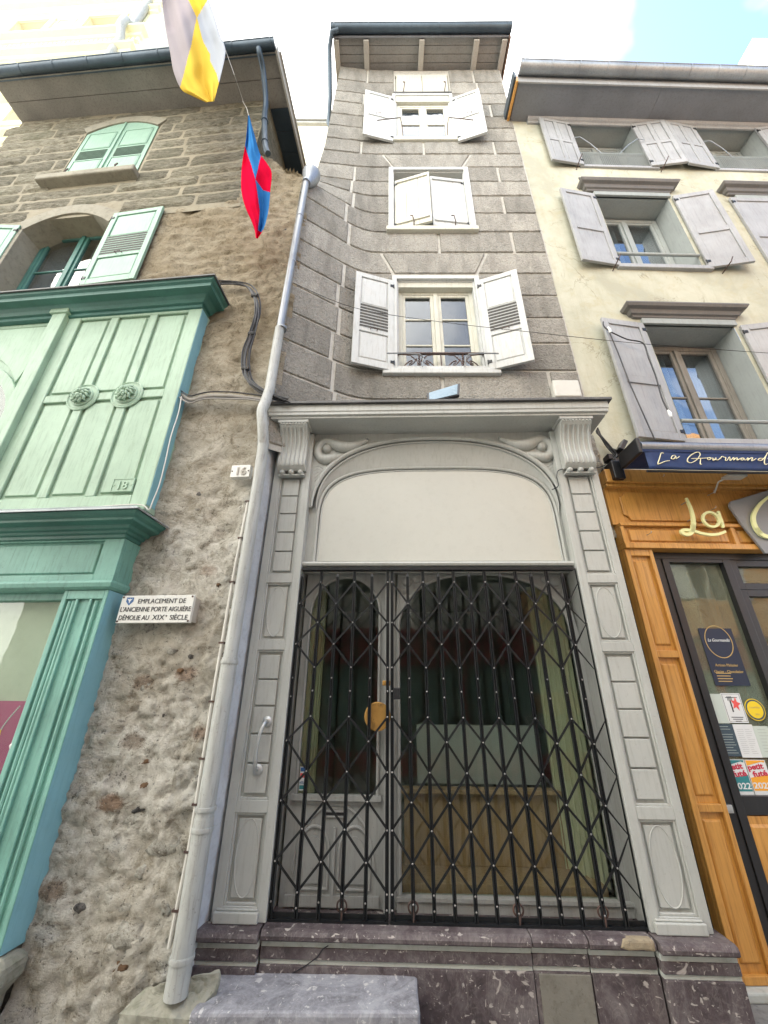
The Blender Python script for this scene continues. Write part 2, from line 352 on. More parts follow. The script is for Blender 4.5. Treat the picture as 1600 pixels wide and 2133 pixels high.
        for i in range(len(P) - 1):
            for k in range(n): s.f.append([b + i * n + k, b + i * n + (k + 1) % n, b + (i + 1) * n + (k + 1) % n, b + (i + 1) * n + k])
        if cap: s.f.append([b + k for k in range(n)][::-1]); s.f.append([b + (len(P) - 1) * n + k for k in range(n)])
        return s
    def lathe(s, u, z, prof, n=24, d=0):
        """prof (r, d) about an axis pointing out of the wall"""
        b = len(s.v)
        for r, dd in prof:
            for k in range(n): s.v.append(s.F.P(u + r * math.cos(2 * PI * k / n), d + dd, z + r * math.sin(2 * PI * k / n)))
        for i in range(len(prof) - 1):
            for k in range(n): s.f.append([b + i * n + k, b + i * n + (k + 1) % n, b + (i + 1) * n + (k + 1) % n, b + (i + 1) * n + k])
        s.f.append([b + (len(prof) - 1) * n + k for k in range(n)]); return s
    def quad(s, a, b, c, d): s.add([a, b, c, d], [(0, 1, 2, 3)]); return s
    def build(s, name, mat, parent=None, bevel=0, smooth=False, seg=2):
        me = bpy.data.meshes.new(name)
        if parent is None:
            xs = [v.x for v in s.v]; ys = [v.y for v in s.v]; zs = [v.z for v in s.v]
            o0 = Vector(((min(xs) + max(xs)) / 2, (min(ys) + max(ys)) / 2, min(zs)))
        else: o0 = OFF[parent.name]
        me.from_pydata([v - o0 for v in s.v], [], s.f)
        mats = mat if isinstance(mat, (list, tuple)) else [mat]
        for q in mats: me.materials.append(q)
        import bmesh as _b
        bm = _b.new(); bm.from_mesh(me); _b.ops.recalc_face_normals(bm, faces=bm.faces); bm.to_mesh(me); bm.free()
        if smooth:
            for p in me.polygons: p.use_smooth = True
            if smooth != 'all': me.set_sharp_from_angle(angle=R_(38))
        me.update(); o = bpy.data.objects.new(name, me); COL.objects.link(o); OFF[o.name] = o0
        if parent is None: o.location = o0
        else: o.parent = parent
        if bevel:
            b = o.modifiers.new('Bevel', 'BEVEL'); b.width = bevel; b.segments = seg; b.limit_method = 'ANGLE'; b.angle_limit = R_(40); b.harden_normals = False
        return o
def build_each(mb, name, mat, parent, bevel=0, smooth=False):
    """one object per connected piece"""
    par = list(range(len(mb.v)))
    def fd(a):
        while par[a] != a: par[a] = par[par[a]]; a = par[a]
        return a
    for f in mb.f:
        for q in f[1:]: par[fd(q)] = fd(f[0])
    grp = {}
    for f in mb.f: grp.setdefault(fd(f[0]), []).append(f)
    out = []
    for fs in grp.values():
        ids = sorted({i for f in fs for i in f}); mp = {a: k for k, a in enumerate(ids)}; q = MB(FG); q.v = [mb.v[i] for i in ids]; q.f = [[mp[i] for i in f] for f in fs]
        out.append(q.build(name, mat, parent, bevel=bevel, smooth=smooth, seg=1))
    return out
def worn(o, s, lv=5, size=.12):
    sb = o.modifiers.new('Subdivide', 'SUBSURF'); sb.subdivision_type = 'SIMPLE'; sb.levels = sb.render_levels = lv
    tx = bpy.data.textures.new('wear', 'CLOUDS'); tx.noise_scale = size; tx.noise_depth = 3
    dp_ = o.modifiers.new('Displace', 'DISPLACE'); dp_.texture = tx; dp_.strength = s; dp_.mid_level = .5
def spline(pts, n=8):
    """Catmull-Rom through points of any dimension"""
    out = []; P = [tuple(p) for p in pts]; P = [P[0]] + P + [P[-1]]
    for i in range(1, len(P) - 2):
        for k in range(n):
            t = k / n; out.append(tuple(.5 * ((2 * b) + (-a + c) * t + (2 * a - 5 * b + 4 * c - d) * t * t + (-a + 3 * b - 3 * c + d) * t ** 3)
                                        for a, b, c, d in zip(P[i - 1], P[i], P[i + 1], P[i + 2])))
    out.append(P[-2]); return out
def text(body, F, u, z, d, h, mat, parent, name='lettering', depth=.003, xs=1.0, align='LEFT', shear=0, bold=0, rot=0, fit=None):
    c = bpy.data.curves.new(name, 'FONT'); c.body = body; c.size = 1; c.extrude = 0; c.align_x = align; c.shear = shear; c.resolution_u = 4; c.offset = bold
    o = bpy.data.objects.new('tmp', c); COL.objects.link(o); bpy.context.view_layer.update()
    me0 = bpy.data.meshes.new_from_object(o.evaluated_get(bpy.context.evaluated_depsgraph_get()))
    pts = [v.co.copy() for v in me0.vertices]; fs = [list(p.vertices) for p in me0.polygons]
    ec = {}
    for f in fs:
        for a, b in zip(f, f[1:] + f[:1]): ec[(a, b)] = 1
    bpy.data.objects.remove(o); bpy.data.meshes.remove(me0); bpy.data.curves.remove(c)
    k = h / .72; mb = MB(F); n = len(pts); cr, sr = math.cos(rot), math.sin(rot)
    w0 = max(p.x for p in pts) - min(p.x for p in pts); xs = fit / (w0 * k) if fit else xs
    q = [(p.x * k * xs, p.y * k) for p in pts]; q = [(a * cr - b * sr, a * sr + b * cr) for a, b in q]
    vv = [(u + a, d, z + b) for a, b in q] + [(u + a, d + depth, z + b) for a, b in q]
    ff = [[n + i for i in f] for f in fs] + [(a, b, n + b, n + a) for (a, b) in ec if (b, a) not in ec]
    mb.add(vv, ff); return mb.build(name, mat, parent)
def ell(cu, cz, ru, rz, n=32, a0=0, a1=2 * PI, end=False):
    m = n if not end else n - 1
    return [(cu + ru * math.cos(a0 + (a1 - a0) * i / m), cz + rz * math.sin(a0 + (a1 - a0) * i / m)) for i in range(n)]
def wallgrid(mb, us, zs, holes, dfn, mask=None):
    us = sorted(set(round(u, 4) for u in us)); zs = sorted(set(round(z, 4) for z in zs)); b = len(mb.v)
    for z in zs:
        for u in us: mb.v.append(mb.F.P(u, dfn(u, z), z))
    n = len(us)
    for j in range(len(zs) - 1):
        for i in range(n - 1):
            cu, cz = (us[i] + us[i + 1]) / 2, (zs[j] + zs[j + 1]) / 2
            if any(h[0] < cu < h[1] and h[2] < cz < h[3] for h in holes): continue
            if mask and not mask(cu, cz): continue
            a = b + j * n + i; mb.f.append([a, a + 1, a + n + 1, a + n])
def rng(a, b, st):
    n = max(1, int(round((b - a) / st))); return [a + (b - a) * i / n for i in range(n + 1)]
def reveal(mb, h, d0, d1):
    u0, u1, z0, z1 = h
    mb.quad((u0, d0, z0), (u0, d1, z0), (u0, d1, z1), (u0, d0, z1)); mb.quad((u1, d0, z0), (u1, d1, z0), (u1, d1, z1), (u1, d0, z1))
    mb.quad((u0, d0, z1), (u1, d0, z1), (u1, d1, z1), (u0, d1, z1)); mb.quad((u0, d0, z0), (u1, d0, z0), (u1, d1, z0), (u0, d1, z0))
def fbm(p, o=4, l=2.1):
    a = 1; s = 0
    for i in range(o): s += a * noise.noise(p); p = p * l; a *= .5
    return s

# ------------------------------------------------------------------ windows and shutters
def casement(root, F, u0, u1, z0, z1, d, rows, mf, w=.05, curtain=None, transom=None, backd=.5, gl='glass'):
    m = MB(F); m.frame(u0, u1, z0, z1, w, d - .06, d)
    cu = (u0 + u1) / 2; iw = .042
    a0, a1 = u0 + w, u1 - w; b0, b1 = z0 + w, z1 - w
    m.box(cu - .03, cu + .03, d - .05, d + .012, b0, b1)
    pane = MB(F)
    for l0, l1 in ((a0, cu - .03), (cu + .03, a1)):
        m.frame(l0, l1, b0, b1, iw, d - .045, d - .008)
        for k in range(1, rows):
            zz = b0 + (b1 - b0) * k / rows; m.box(l0 + iw, l1 - iw, d - .04, d - .016, zz - .012, zz + .012)
        pane.box(l0 + iw * .5, l1 - iw * .5, d - .034, d - .03, b0 + iw * .5, b1 - iw * .5)
    wo = m.build('window', mf, root, bevel=.004, seg=1)
    pane.build('pane', M[gl], wo)
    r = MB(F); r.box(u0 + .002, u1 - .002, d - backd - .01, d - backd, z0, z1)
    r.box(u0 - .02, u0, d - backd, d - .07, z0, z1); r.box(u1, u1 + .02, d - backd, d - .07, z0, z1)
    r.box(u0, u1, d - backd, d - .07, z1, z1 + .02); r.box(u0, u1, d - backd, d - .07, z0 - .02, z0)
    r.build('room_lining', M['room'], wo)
    if curtain:
        cmb = MB(F); n = 40
        for l0, l1 in ((a0, a0 + (cu - a0) * .8), (a1 - (a1 - cu) * .8, a1)):
            P0 = [(l0 + (l1 - l0) * i / n, d - .12 + .018 * math.sin(i * 1.9) + .008 * math.sin(i * .7), z0) for i in range(n + 1)]
            cmb.add(P0 + [(a, b, z1) for a, b, _ in P0], [(i, i + 1, n + 2 + i, n + 1 + i) for i in range(n)])
        cmb.build('curtain', curtain, wo, smooth='all')
    return wo
def leafpx(F, d, ht, hb, ot, ob):
    uh0, zt = F.hit(*ht, d); uh1, zb = F.hit(*hb, d); ph = F.P((uh0 + uh1) / 2, d, 0)
    a = onz(*ot, zt); b = onz(*ob, zb); po = (a + b) / 2
    left = ht[0] < ot[0]
    fr = frame2(ph, po) if left else frame2(po, ph)
    fr.hinge_left = left
    return fr, zb, zt
def leaf(root, fr, z0, z1, style, mat, label=None, t=.035, back=None):
    w = fr.w; s = .075; m = MB(fr); h = z1 - z0
    if style == 'plank':
        n = 3
        for i in range(n): m.box(w * i / n + .0015, w * (i + 1) / n - .0015, -t, 0, z0, z1)
        m.box(.03, w - .03, 0, .02, z0 + .10, z0 + .155); m.box(.03, w - .03, 0, .02, z1 - .11, z1 - .06)
    else:
        m.frame(0, w, z0, z1, s, -t, 0, .10)
        i0, i1 = s, w - s
        if style == 'louvre':
            za, zb = z0 + h * .37, z0 + h * .63
            m.box(i0, i1, -t, -.0012, za - .05, za); m.box(i0, i1, -t, -.0012, zb, zb + .012)
            m.box(i0, i1, -t + .004, -.018, z0 + .1, za - .05); m.box(i0, i1, -t + .004, -.018, zb + .012, z1 - s)
            m.field(i0 + .012, i1 - .012, z0 + .115, za - .062, -.018, -.008); m.field(i0 + .012, i1 - .012, zb + .024, z1 - s - .012, -.018, -.008)
            k = 8; st = (zb - za) / k
            for i in range(k):
                z = za + st * i
                m.add([(i0, -.004, z), (i1, -.004, z), (i1, -t, z + st * .95), (i0, -t, z + st * .95), (i0, -.001, z + .010), (i1, -.001, z + .010), (i1, -t + .004, z + st * .95 + .01), (i0, -t + .004, z + st * .95 + .01)],
                      [(0, 1, 2, 3), (4, 5, 6, 7), (0, 1, 5, 4), (0, 3, 7, 4), (1, 2, 6, 5)])
        elif style == 'two':
            zc = z0 + h * .48
            m.box(i0, i1, -t, -.0012, zc - .03, zc + .03)
            for a, b in ((z0 + .10, zc - .03), (zc + .03, z1 - s)):
                m.box(i0, i1, -t + .004, -.016, a, b)
            m.box((i0 + i1) / 2 - .001, (i0 + i1) / 2 + .001, -.016, -.012, z0 + .1, z1 - s)
            m.box(i0, i1, -.016, -.002, zc + .03, zc + .036)
        elif style == 'four':
            zc = z0 + h * .5; cu = w / 2
            m.box(i0, i1, -t, -.0012, zc - .035, zc + .035); m.box(cu - .035, cu + .035, -t, -.0024, z0 + .1, z1 - s)
            for a, b in ((z0 + .10, zc - .035), (zc + .035, z1 - s)):
                m.box(i0, i1, -t + .004, -.018, a, b)
                for c, e in ((i0, cu - .035), (cu + .035, i1)): m.field(c + .01, e - .01, a + .01, b - .01, -.018, -.007, .008)
        elif style == 'tall':
            zc = z0 + h * .46
            m.box(i0, i1, -t, -.0012, zc - .045, zc + .045)
            for a, b in ((z0 + .10, zc - .045), (zc + .045, z1 - s)):
                m.box(i0, i1, -t + .004, -.016, a, b); m.field(i0 + .006, i1 - .006, a + .006, b - .006, -.016, -.012, .004)
                m.box(i0 + .01, i1 - .01, -.016, .003, b - .018, b)
    o = m.build('shutter', mat, root, bevel=.003, seg=1)
    if label: o['label'] = label
    if style == 'louvre':
        gm = MB(fr); za, zb = z0 + h * .37, z0 + h * .63; st = (zb - za) / 8
        for i in range(8): gm.box(s, w - s, -.006, -.0035, za + st * i + .012, za + st * (i + 1) - .002)
        gm.build('louvre_shade_strip', M['gap'], o)  # thin dark strips paint the shade between the slats
    # iron fittings: hinges at the hinge side, a pull handle
    hm = MB(fr); hu = .0 if fr.hinge_left else w; sg = 1 if fr.hinge_left else -1
    for z in (z0 + .12, z1 - .12):
        hm.box(min(hu, hu + sg * .045), max(hu, hu + sg * .045), -.004, .006, z - .02, z + .02); hm.tube([(hu, 0, z - .03), (hu, 0, z + .03)], .009, 6)
    build_each(hm, 'hinge', M['black'], o)
    if style in ('louvre', 'two'):
        q = MB(fr); zc = z0 + h * .37 if style == 'louvre' else z0 + h * .49; c = w / 2
        q.tube([(c - .04, 0, zc), (c - .04, .03, zc - .01), (c + .04, .03, zc - .01), (c + .04, 0, zc)], .005, 6); q.build('handle', M['iron'], o)
    return o
def stay(root, pts, r=.006, mat=None):
    m = MB(FG); m.tube(pts, r, 6, world=True); return m.build('stay_hook', mat or M['iron'], root)

# ------------------------------------------------------------------ the tall grey house
H = thing('stone_house', 'tall narrow house of grey roughcast blocks with white shutters and an attic hatch', 'house', (.6, 3.9, 0))
SB = -.10
def kfun(z): 
    t = min(1, max(0, (z - 7.9) / 1.3)); t = t * t * (3 - 2 * t); return 1 - .85 * t
def bend(s):
    if s >= SB: return 0
    t = SB - s
    return .5 * .6 / .45 * t * t if t < .45 else .135 + .6 * (t - .45)
class Curved:
    def P(s, u, d, z): return FC.P(u, d + bend(u) * kfun(z), z)
CV = Curved()
def left_edge(z):
    if z < 8.8: return -1.165
    if z < 10: return -1.165 + (z - 8.8) / 1.2 * .115
    return -1.05 + (z - 10) / 3 * .095
UR = 2.26
rows_z = [3.75, 4.2, 4.65, 5.087, 5.526, 5.966, 6.377, 6.816, 7.267, 7.742, 8.199, 8.65, 9.051, 9.476, 9.88, 10.284, 10.733, 11.156, 11.628, 12.041, 12.53, 13.10]
W2 = (.115, 1.205, 5.07, 6.70); W3 = (.075, 1.265, 7.76, 9.37); W4 = (.12, 1.19, 10.33, 11.95); W5 = (.15, 1.19, 12.05, 12.86)
holes = [W2, W3, W4, W5]
# vertical joints per course, as wall positions
J = {1: [-.55, .70, 1.87], 2: [-.58, .66, 1.90], 3: [-.62], 4: [-.56, 1.75], 5: [-.60], 6: [-.55, 1.72], 8: [-.52, .75, 1.80], 9: [-.58], 10: [-.50, 1.78], 11: [-.55], 12: [-.52, 1.80], 14: [-.44, .62, 1.82],
     15: [], 16: [-.42], 17: [1.9], 18: [-.45], 19: [1.74], 20: [-.40, 1.70], 0: [0.2]}
blk = MB(CV); joint = MB(CV); btone = []
random.seed(3)
def block(u0, u1, z0, z1, sl0=0, sl1=0, lz=None):
    """one rough faced block with a chamfered margin; sl = slant of its ends"""
    g = .011; gu = .018
    nu = max(4, int((u1 - max(u0, -1.2)) / .045)); nz = max(5, int((z1 - z0) / .05)); b = len(blk.v)
    off = random.uniform(-.003, .003); tn = random.random()
    eu = .010 / max(.1, (u1 - max(u0, -1.2))); ez = .013 / (z1 - z0)
    def cut(k, n, e): return (0 if k == 0 else 1 if k == n else e if k == 1 else 1 - e if k == n - 1 else e + (1 - 2 * e) * (k - 1) / (n - 2))
    def co(i, j):
        fu = cut(i, nu, eu); fz = cut(j, nz, ez)
        z = z0 + g + (z1 - z0 - 2 * g) * fz
        le = left_edge(z) if lz else None
        a = (le if lz else u0 + gu) + sl0 * fz; c = u1 - gu + sl1 * fz
        u = a + (c - a) * fu
        e = i in (0, nu) or j in (0, nz)
        d = 0.0 if e else .022 + off + .007 * noise.noise(Vector((u * 14, 3, z * 14))) + .005 * noise.noise(Vector((u * 40, 9, z * 40)))
        return (u, d, z)
    for j in range(nz + 1):
        for i in range(nu + 1):
            # pull the second ring close to the edge for a crisp arris
            blk.v.append(CV.P(*co(i, j)))
    for j in range(nz):
        for i in range(nu): a = b + j * (nu + 1) + i; blk.f.append([a, a + 1, a + nu + 2, a + nu + 1]); btone.append(tn)
for r in range(len(rows_z) - 1):
    z0, z1 = rows_z[r], rows_z[r + 1]
    segs = [(-9, UR)]
    cuts = []
    for h in holes:
        lo, hi = max(z0, h[2] - .02), min(z1, h[3] + .02)
        if hi - lo > .12: cuts.append((h[0] - .01, h[1] + .01))
    for c in cuts:
        ns = []
        for a, b_ in segs: 
            if c[1] <= a or c[0] >= b_: ns.append((a, b_)); continue
            ns.append((a, c[0])); ns.append((c[1], b_))
        segs = ns
    js = J.get(r, [])
    for a, b_ in segs:
        e = [a] + [j for j in js if a + .08 < j < b_ - .08] + [b_]
        for q in range(len(e) - 1):
            lz = e[q] < -8
            s0 = s1 = 0; A, B = e[q], e[q + 1]
            if r in (7, 13):   # splayed lintel course over a window
                jl, jr = (.10, 1.23); sp = .17
                if lz:
                    block(A, jl, z0, z1, 0, -sp, True); block(jl, jr, z0, z1, -sp, sp); block(jr, B, z0, z1, sp, 0)
                continue
            block(A, B, z0, z1, s0, s1, lz)
# window head/sill courses are cut a little: fill with plain strips around frames
joint_us = rng(-1.165, UR, .06)
for j in range(len(rows_z) - 1): pass
zz = rng(3.7, 13.1, .12)
us = sorted(set([round(x, 4) for x in joint_us] + [h[0] for h in holes] + [h[1] for h in holes]))
zs = sorted(set([round(x, 4) for x in zz] + [h[2] for h in holes] + [h[3] for h in holes]))
b0 = 0
for z in zs:
    for u in us: joint.v.append(CV.P(max(u, left_edge(z)), .003, z))
n = len(us)
for j in range(len(zs) - 1):
    for i in range(n - 1):
        cu, cz = (us[i] + us[i + 1]) / 2, (zs[j] + zs[j + 1]) / 2
        if any(h[0] < cu < h[1] and h[2] < cz < h[3] for h in holes): continue
        a = j * n + i; joint.f.append([a, a + 1, a + n + 1, a + n])
for h in holes: reveal(joint, h, .006, -.35)
jb = MB(FC)  # solid body behind the facade: side walls and back
body = MB(FC)
for (a, b_) in (( -.95, UR),):
    body.quad((a - .1, -.3, 8.0), (a - .1, -5, 8.0), (a, -5, 13.05), (a, -.3, 13.05)); body.quad((UR, .0, 0), (UR, -5, 0), (UR, -5, 13.05), (UR, .0, 13.05))
    body.quad((a - .2, -5, 0), (UR, -5, 0), (UR, -5, 13.05), (a, -5, 13.05)); body.quad((-1.0, -.8, 0), (-1.0, -5, 0), (-1.0, -5, 13), (-1.0, -.8, 13))
# side skin of the upper tower following the leaning left edge
zl = rng(7.6, 13.08, .2)
for i in range(len(zl) - 1):
    za, zb = zl[i], zl[i + 1]
    A = CV.P(left_edge(za), .006, za); B = CV.P(left_edge(zb), .006, zb)
    body.addw([A, B, B + FC.n * -1.2, A + FC.n * -1.2], [(0, 1, 2, 3)])
wallc = blk.build('block_facing', M['roughcast'], H, smooth=True)
def settone(o, vals):
    a = o.data.attributes.new('tone', 'FLOAT', 'FACE')
    for i, v in enumerate(vals): a.data[i].value = v
settone(wallc, btone)
joint.build('wall', M['joint'], H)
body.build('side_wall', M['ashj'], H)
# --- windows of the grey house
def surround(F, root, h, w, mat, d=.055, sill=.05, name='window_frame', top=True):
    m = MB(F); u0, u1, z0, z1 = h
    for k, (e, dd) in enumerate(((0, d), (.03, d - .022), (.055, d - .04))):
        m.frame(u0 - w + e, u1 + w - e, z0 - .0 + (.002 * k), z1 + w - e, w + .0 - e * .0 if k == 0 else .03, -.12, dd)
    return m.build(name, mat, root, bevel=.004, seg=1)
# first floor window
surround(FC, H, (W2[0] + .03, W2[1] - .03, W2[2], W2[3] - .02), .065, M['white'], .05)
w = casement(H, FC, W2[0] + .045, W2[1] - .045, W2[2] + .03, W2[3] - .12, -.075, 3, M['cream_w'], .055, gl='glass_t')
w['label'] = 'cream double casement above the iron balcony rail'
m = MB(FC); m.box(W2[0] + .04, W2[1] - .04, -.14, .0, W2[3] - .13, W2[3] - .02); m.build('window_head', M['cream_w'], H)
m = MB(FC); m.box(-.03, 1.34, -.22, .075, W2[2] - .07, W2[2] + .012); m.build('sill', M['white'], H, bevel=.012)
for ht, hb, ot, ob in (((820, 584), (821.5, 771.6), (744, 562.5), (730, 754)), ((994, 584), (1019.5, 770.4), (1075, 561), (1115, 747))):
    fr, zb, zt = leafpx(FC, .06, ht, hb, ot, ob); leaf(H, fr, zb, zt, 'louvre', M['white'])
# small wrought iron rail with scrolls
rail = thing('window_rail', 'low wrought iron window rail with scrolls, on the sill behind the floodlight', 'railing', FC.P(.65, .03, 5.08))
m = MB(FC); m.box(.13, 1.19, .015, .045, 5.335, 5.352); m.box(.13, 1.19, .02, .04, 5.09, 5.10); m.build('top_bar', M['iron'], rail)
m = MB(FC)
for cu in (.40, .92):
    for sg in (-1, 1):
        pts = []
        for i in range(34):
            a = i / 33 * 2.6 * PI; r = .095 * (1 - .8 * i / 33)
            pts.append((cu + sg * (.115 + r * math.cos(a + PI) * .9), .03, 5.19 + r * math.sin(a + PI * .5 + .6) * .9))
        m.tube(pts, .007, 6)
        m.tube([(cu + sg * .01, .03, 5.10), (cu + sg * .02, .03, 5.22), (cu + sg * .10, .03, 5.315), (cu + sg * .2, .03, 5.33)], .007, 6)
    tw = [(cu + .006 * math.cos(i * 1.6), .03 + .006 * math.sin(i * 1.6), 5.09 + .245 * i / 24) for i in range(25)]
    m.tube(tw, .009, 6)
for u in (.14, .66, 1.18): m.tube([(u, .03, 5.09), (u, .03, 5.335)], .008, 6)
m.build('scrollwork', M['iron'], rail)
for (a, b, c) in (((.93), 555, 5), ): pass
stay(H, [FC.P(.02, .17, 5.20), FC.P(.22, .16, 5.215), FC.P(.40, .14, 5.22), FC.P(.44, .12, 5.18), FC.P(.43, .09, 5.08)], .009, M['zinc'])
stay(H, [FC.P(1.30, .17, 5.20), FC.P(1.10, .16, 5.215), FC.P(.97, .14, 5.22), FC.P(.93, .12, 5.18), FC.P(.92, .09, 5.08)], .009, M['zinc'])
# second floor window, shutters pulled to
surround(FC, H, (W3[0] + .03, W3[1] - .03, W3[2], W3[3] - .02), .075, M['white'], .05)
m = MB(FC); m.box(.0, 1.33, -.2, .085, W3[2] - .06, W3[2] + .03); m.build('sill', M['cream_w'], H, bevel=.01)
m = MB(FC); m.box(W3[0], W3[1], -.30, -.22, W3[2], W3[3]); m.build('window_back', M['cream_w'], H)
fr, zb, zt = leafpx(FC, .0, (820.6, 376.7), (824, 478.7), (893, 349), (901, 466)); leaf(H, fr, zb, zt, 'plank', M['cream_w'], 'cream plank shutter standing further ajar')
fr, zb, zt = leafpx(FC, .0, (964, 374), (979, 476), (894.5, 358), (903, 476)); leaf(H, fr, zb, zt, 'plank', M['white'], 'grey white plank shutter almost closed')
for u in (.40, 1.0): stay(H, [FC.P(u, .04, 7.79), FC.P(u, .10, 7.86), FC.P(u - .02, .12, 7.96), FC.P(u - .05, .10, 8.0)], .008)
# third floor window, shutters open
surround(FC, H, (W4[0] + .03, W4[1] - .03, W4[2], W4[3] - .02), .06, M['white'], .05)
w = casement(H, FC, W4[0] + .05, W4[1] - .05, W4[2] + .02, W4[3] - .25, -.02, 2, M['cream_w'], .06, gl='glass_t')
w['label'] = 'small cream casement just under the attic hatch'
m = MB(FC); m.box(W4[0] + .04, W4[1] - .04, -.09, .03, W4[3] - .24, W4[3] - .02); m.build('window_head', M['cream_w'], H)
m = MB(FC); m.box(-.02, 1.31, -.2, .055, W4[2] - .045, W4[2] + .012); m.build('sill', M['cream_w'], H, bevel=.01)
for ht, hb, ot, ob in (((818, 201), (819.7, 293), (761, 187), (756.5, 276)), ((943, 203), (955, 293), (997, 185), (1016.6, 271.7))):
    fr, zb, zt = leafpx(FC, .06, ht, hb, ot, ob); leaf(H, fr, zb, zt, 'two', M['white'])
for sx in (-1, 1):
    c = .65; stay(H, [FC.P(c + sx * .82, .20, 10.55), FC.P(c + sx * .60, .18, 10.66), FC.P(c + sx * .42, .16, 10.75), FC.P(c + sx * .40, .12, 10.66), FC.P(c + sx * .38, .08, 10.36)], .008)
# attic hatch
m = MB(FC)
for a, b in ((W5[0] + .02, .668), (.678, W5[1] - .02)): m.box(a, b, -.03, .03, W5[2] + .03, W5[3] - .02)
m.box(W5[0], W5[1], -.2, -.035, W5[2], W5[3]); 
m.build('attic_hatch', M['cream_w'], H, bevel=.004)
m = MB(FC); m.box(W5[0] - .03, W5[1] + .03, -.02, .05, W5[2] - .03, W5[2] + .02); m.build('sill', M['lead'], H, bevel=.004)
for u in (.30, 1.08): stay(H, [FC.P(u, .05, 12.05), FC.P(u + .02, .09, 12.2), FC.P(u + .03, .10, 12.3), FC.P(u, .09, 12.34)], .009)
# --- roof with boarded eaves
ZE = 13.10
m = MB(FC)
RL, RR = -1.05, 2.33
nb = 5; dmax = .44
for i in range(nb): m.box(RL, RR, -.15 + (dmax + .15) * i / nb + .004, -.15 + (dmax + .15) * (i + 1) / nb - .004, ZE + .10, ZE + .125)
m.build('soffit_boards', paint('grey_eaves_boards', (.27, .265, .25), .7, .15, (.11, .10, .09), .5), H)
m = MB(FC); m.box(RL, RR, -5, .44, ZE + .128, ZE + .19); m.build('roof', M['tile'], H)
for u in (RL + .05, -.42, .66, 1.72, RR - .07):
    m = MB(FC); m.box(u - .05, u + .05, -.3, dmax - .02, ZE - .005, ZE + .098); m.build('rafter', M['rafter'], H, bevel=.006, seg=1)
m = MB(FC); m.box(RL - .02, RR + .02, dmax, dmax + .018, ZE + .03, ZE + .16); m.build('fascia_board', M['soffit_g'], H)
def gutter(root, F, u0, u1, d, z, r, mat, step=.5, nm='gutter'):
    m = MB(F); K = 14
    po = [(d + r + r * math.cos(PI + PI * i / K), z + r * math.sin(PI + PI * i / K)) for i in range(K + 1)]
    pi = [(d + r + (r - .006) * math.cos(PI + PI * i / K), z + (r - .006) * math.sin(PI + PI * i / K)) for i in range(K, -1, -1)]
    m.sweep(u0, u1, po + pi)
    m.tube([(u0, d + 2 * r, z + .004), (u1, d + 2 * r, z + .004)], .011, 8)
    m.box(u0, u1, d - .045, d + .012, z - .015, z + .010)
    for u in (u0, u1): m.add([(u, a, b) for a, b in po], [tuple(range(K + 1))])
    g = m.build(nm, mat, root, smooth=True)
    k = MB(F); n = int((u1 - u0) / step)
    for i in range(n + 1):
        u = u0 + .06 + (u1 - u0 - .12) * i / max(1, n)
        q1 = [(d + r + (r + .007) * math.cos(PI + PI * j / K), z + (r + .007) * math.sin(PI + PI * j / K)) for j in range(K + 1)]
        q2 = [(d + r + (r + .001) * math.cos(PI + PI * j / K), z + (r + .001) * math.sin(PI + PI * j / K)) for j in range(K, -1, -1)]
        k.sweep(u - .009, u + .009, q1 + q2)
    build_each(k, 'gutter_bracket', mat, g, smooth=True); return g
gutter(H, FC, RL - .04, RR + .03, dmax + .02, ZE + .13, .075, M['zinc_dk'], .58)
m = MB(FC); m.tube([(RL + .1, dmax + .09, ZE + .07), (RL - .02, dmax + .08, ZE + .02), (RL - .08, dmax - .10, ZE - .05), (RL - .085, .10, ZE - .35), (RL - .09, -.15, ZE - .7), (RL - .10, -.3, ZE - 1.3), (RL + .1, -.5, ZE - 1.8)], .045, 12)
m.build('rain_pipe', M['zinc_dk'], H, smooth=True)
m = MB(FC); m.box(RR - .0, RR + .03, -.4, dmax + .02, ZE - .02, ZE + .26); m.build('verge_board', M['tile'], H)

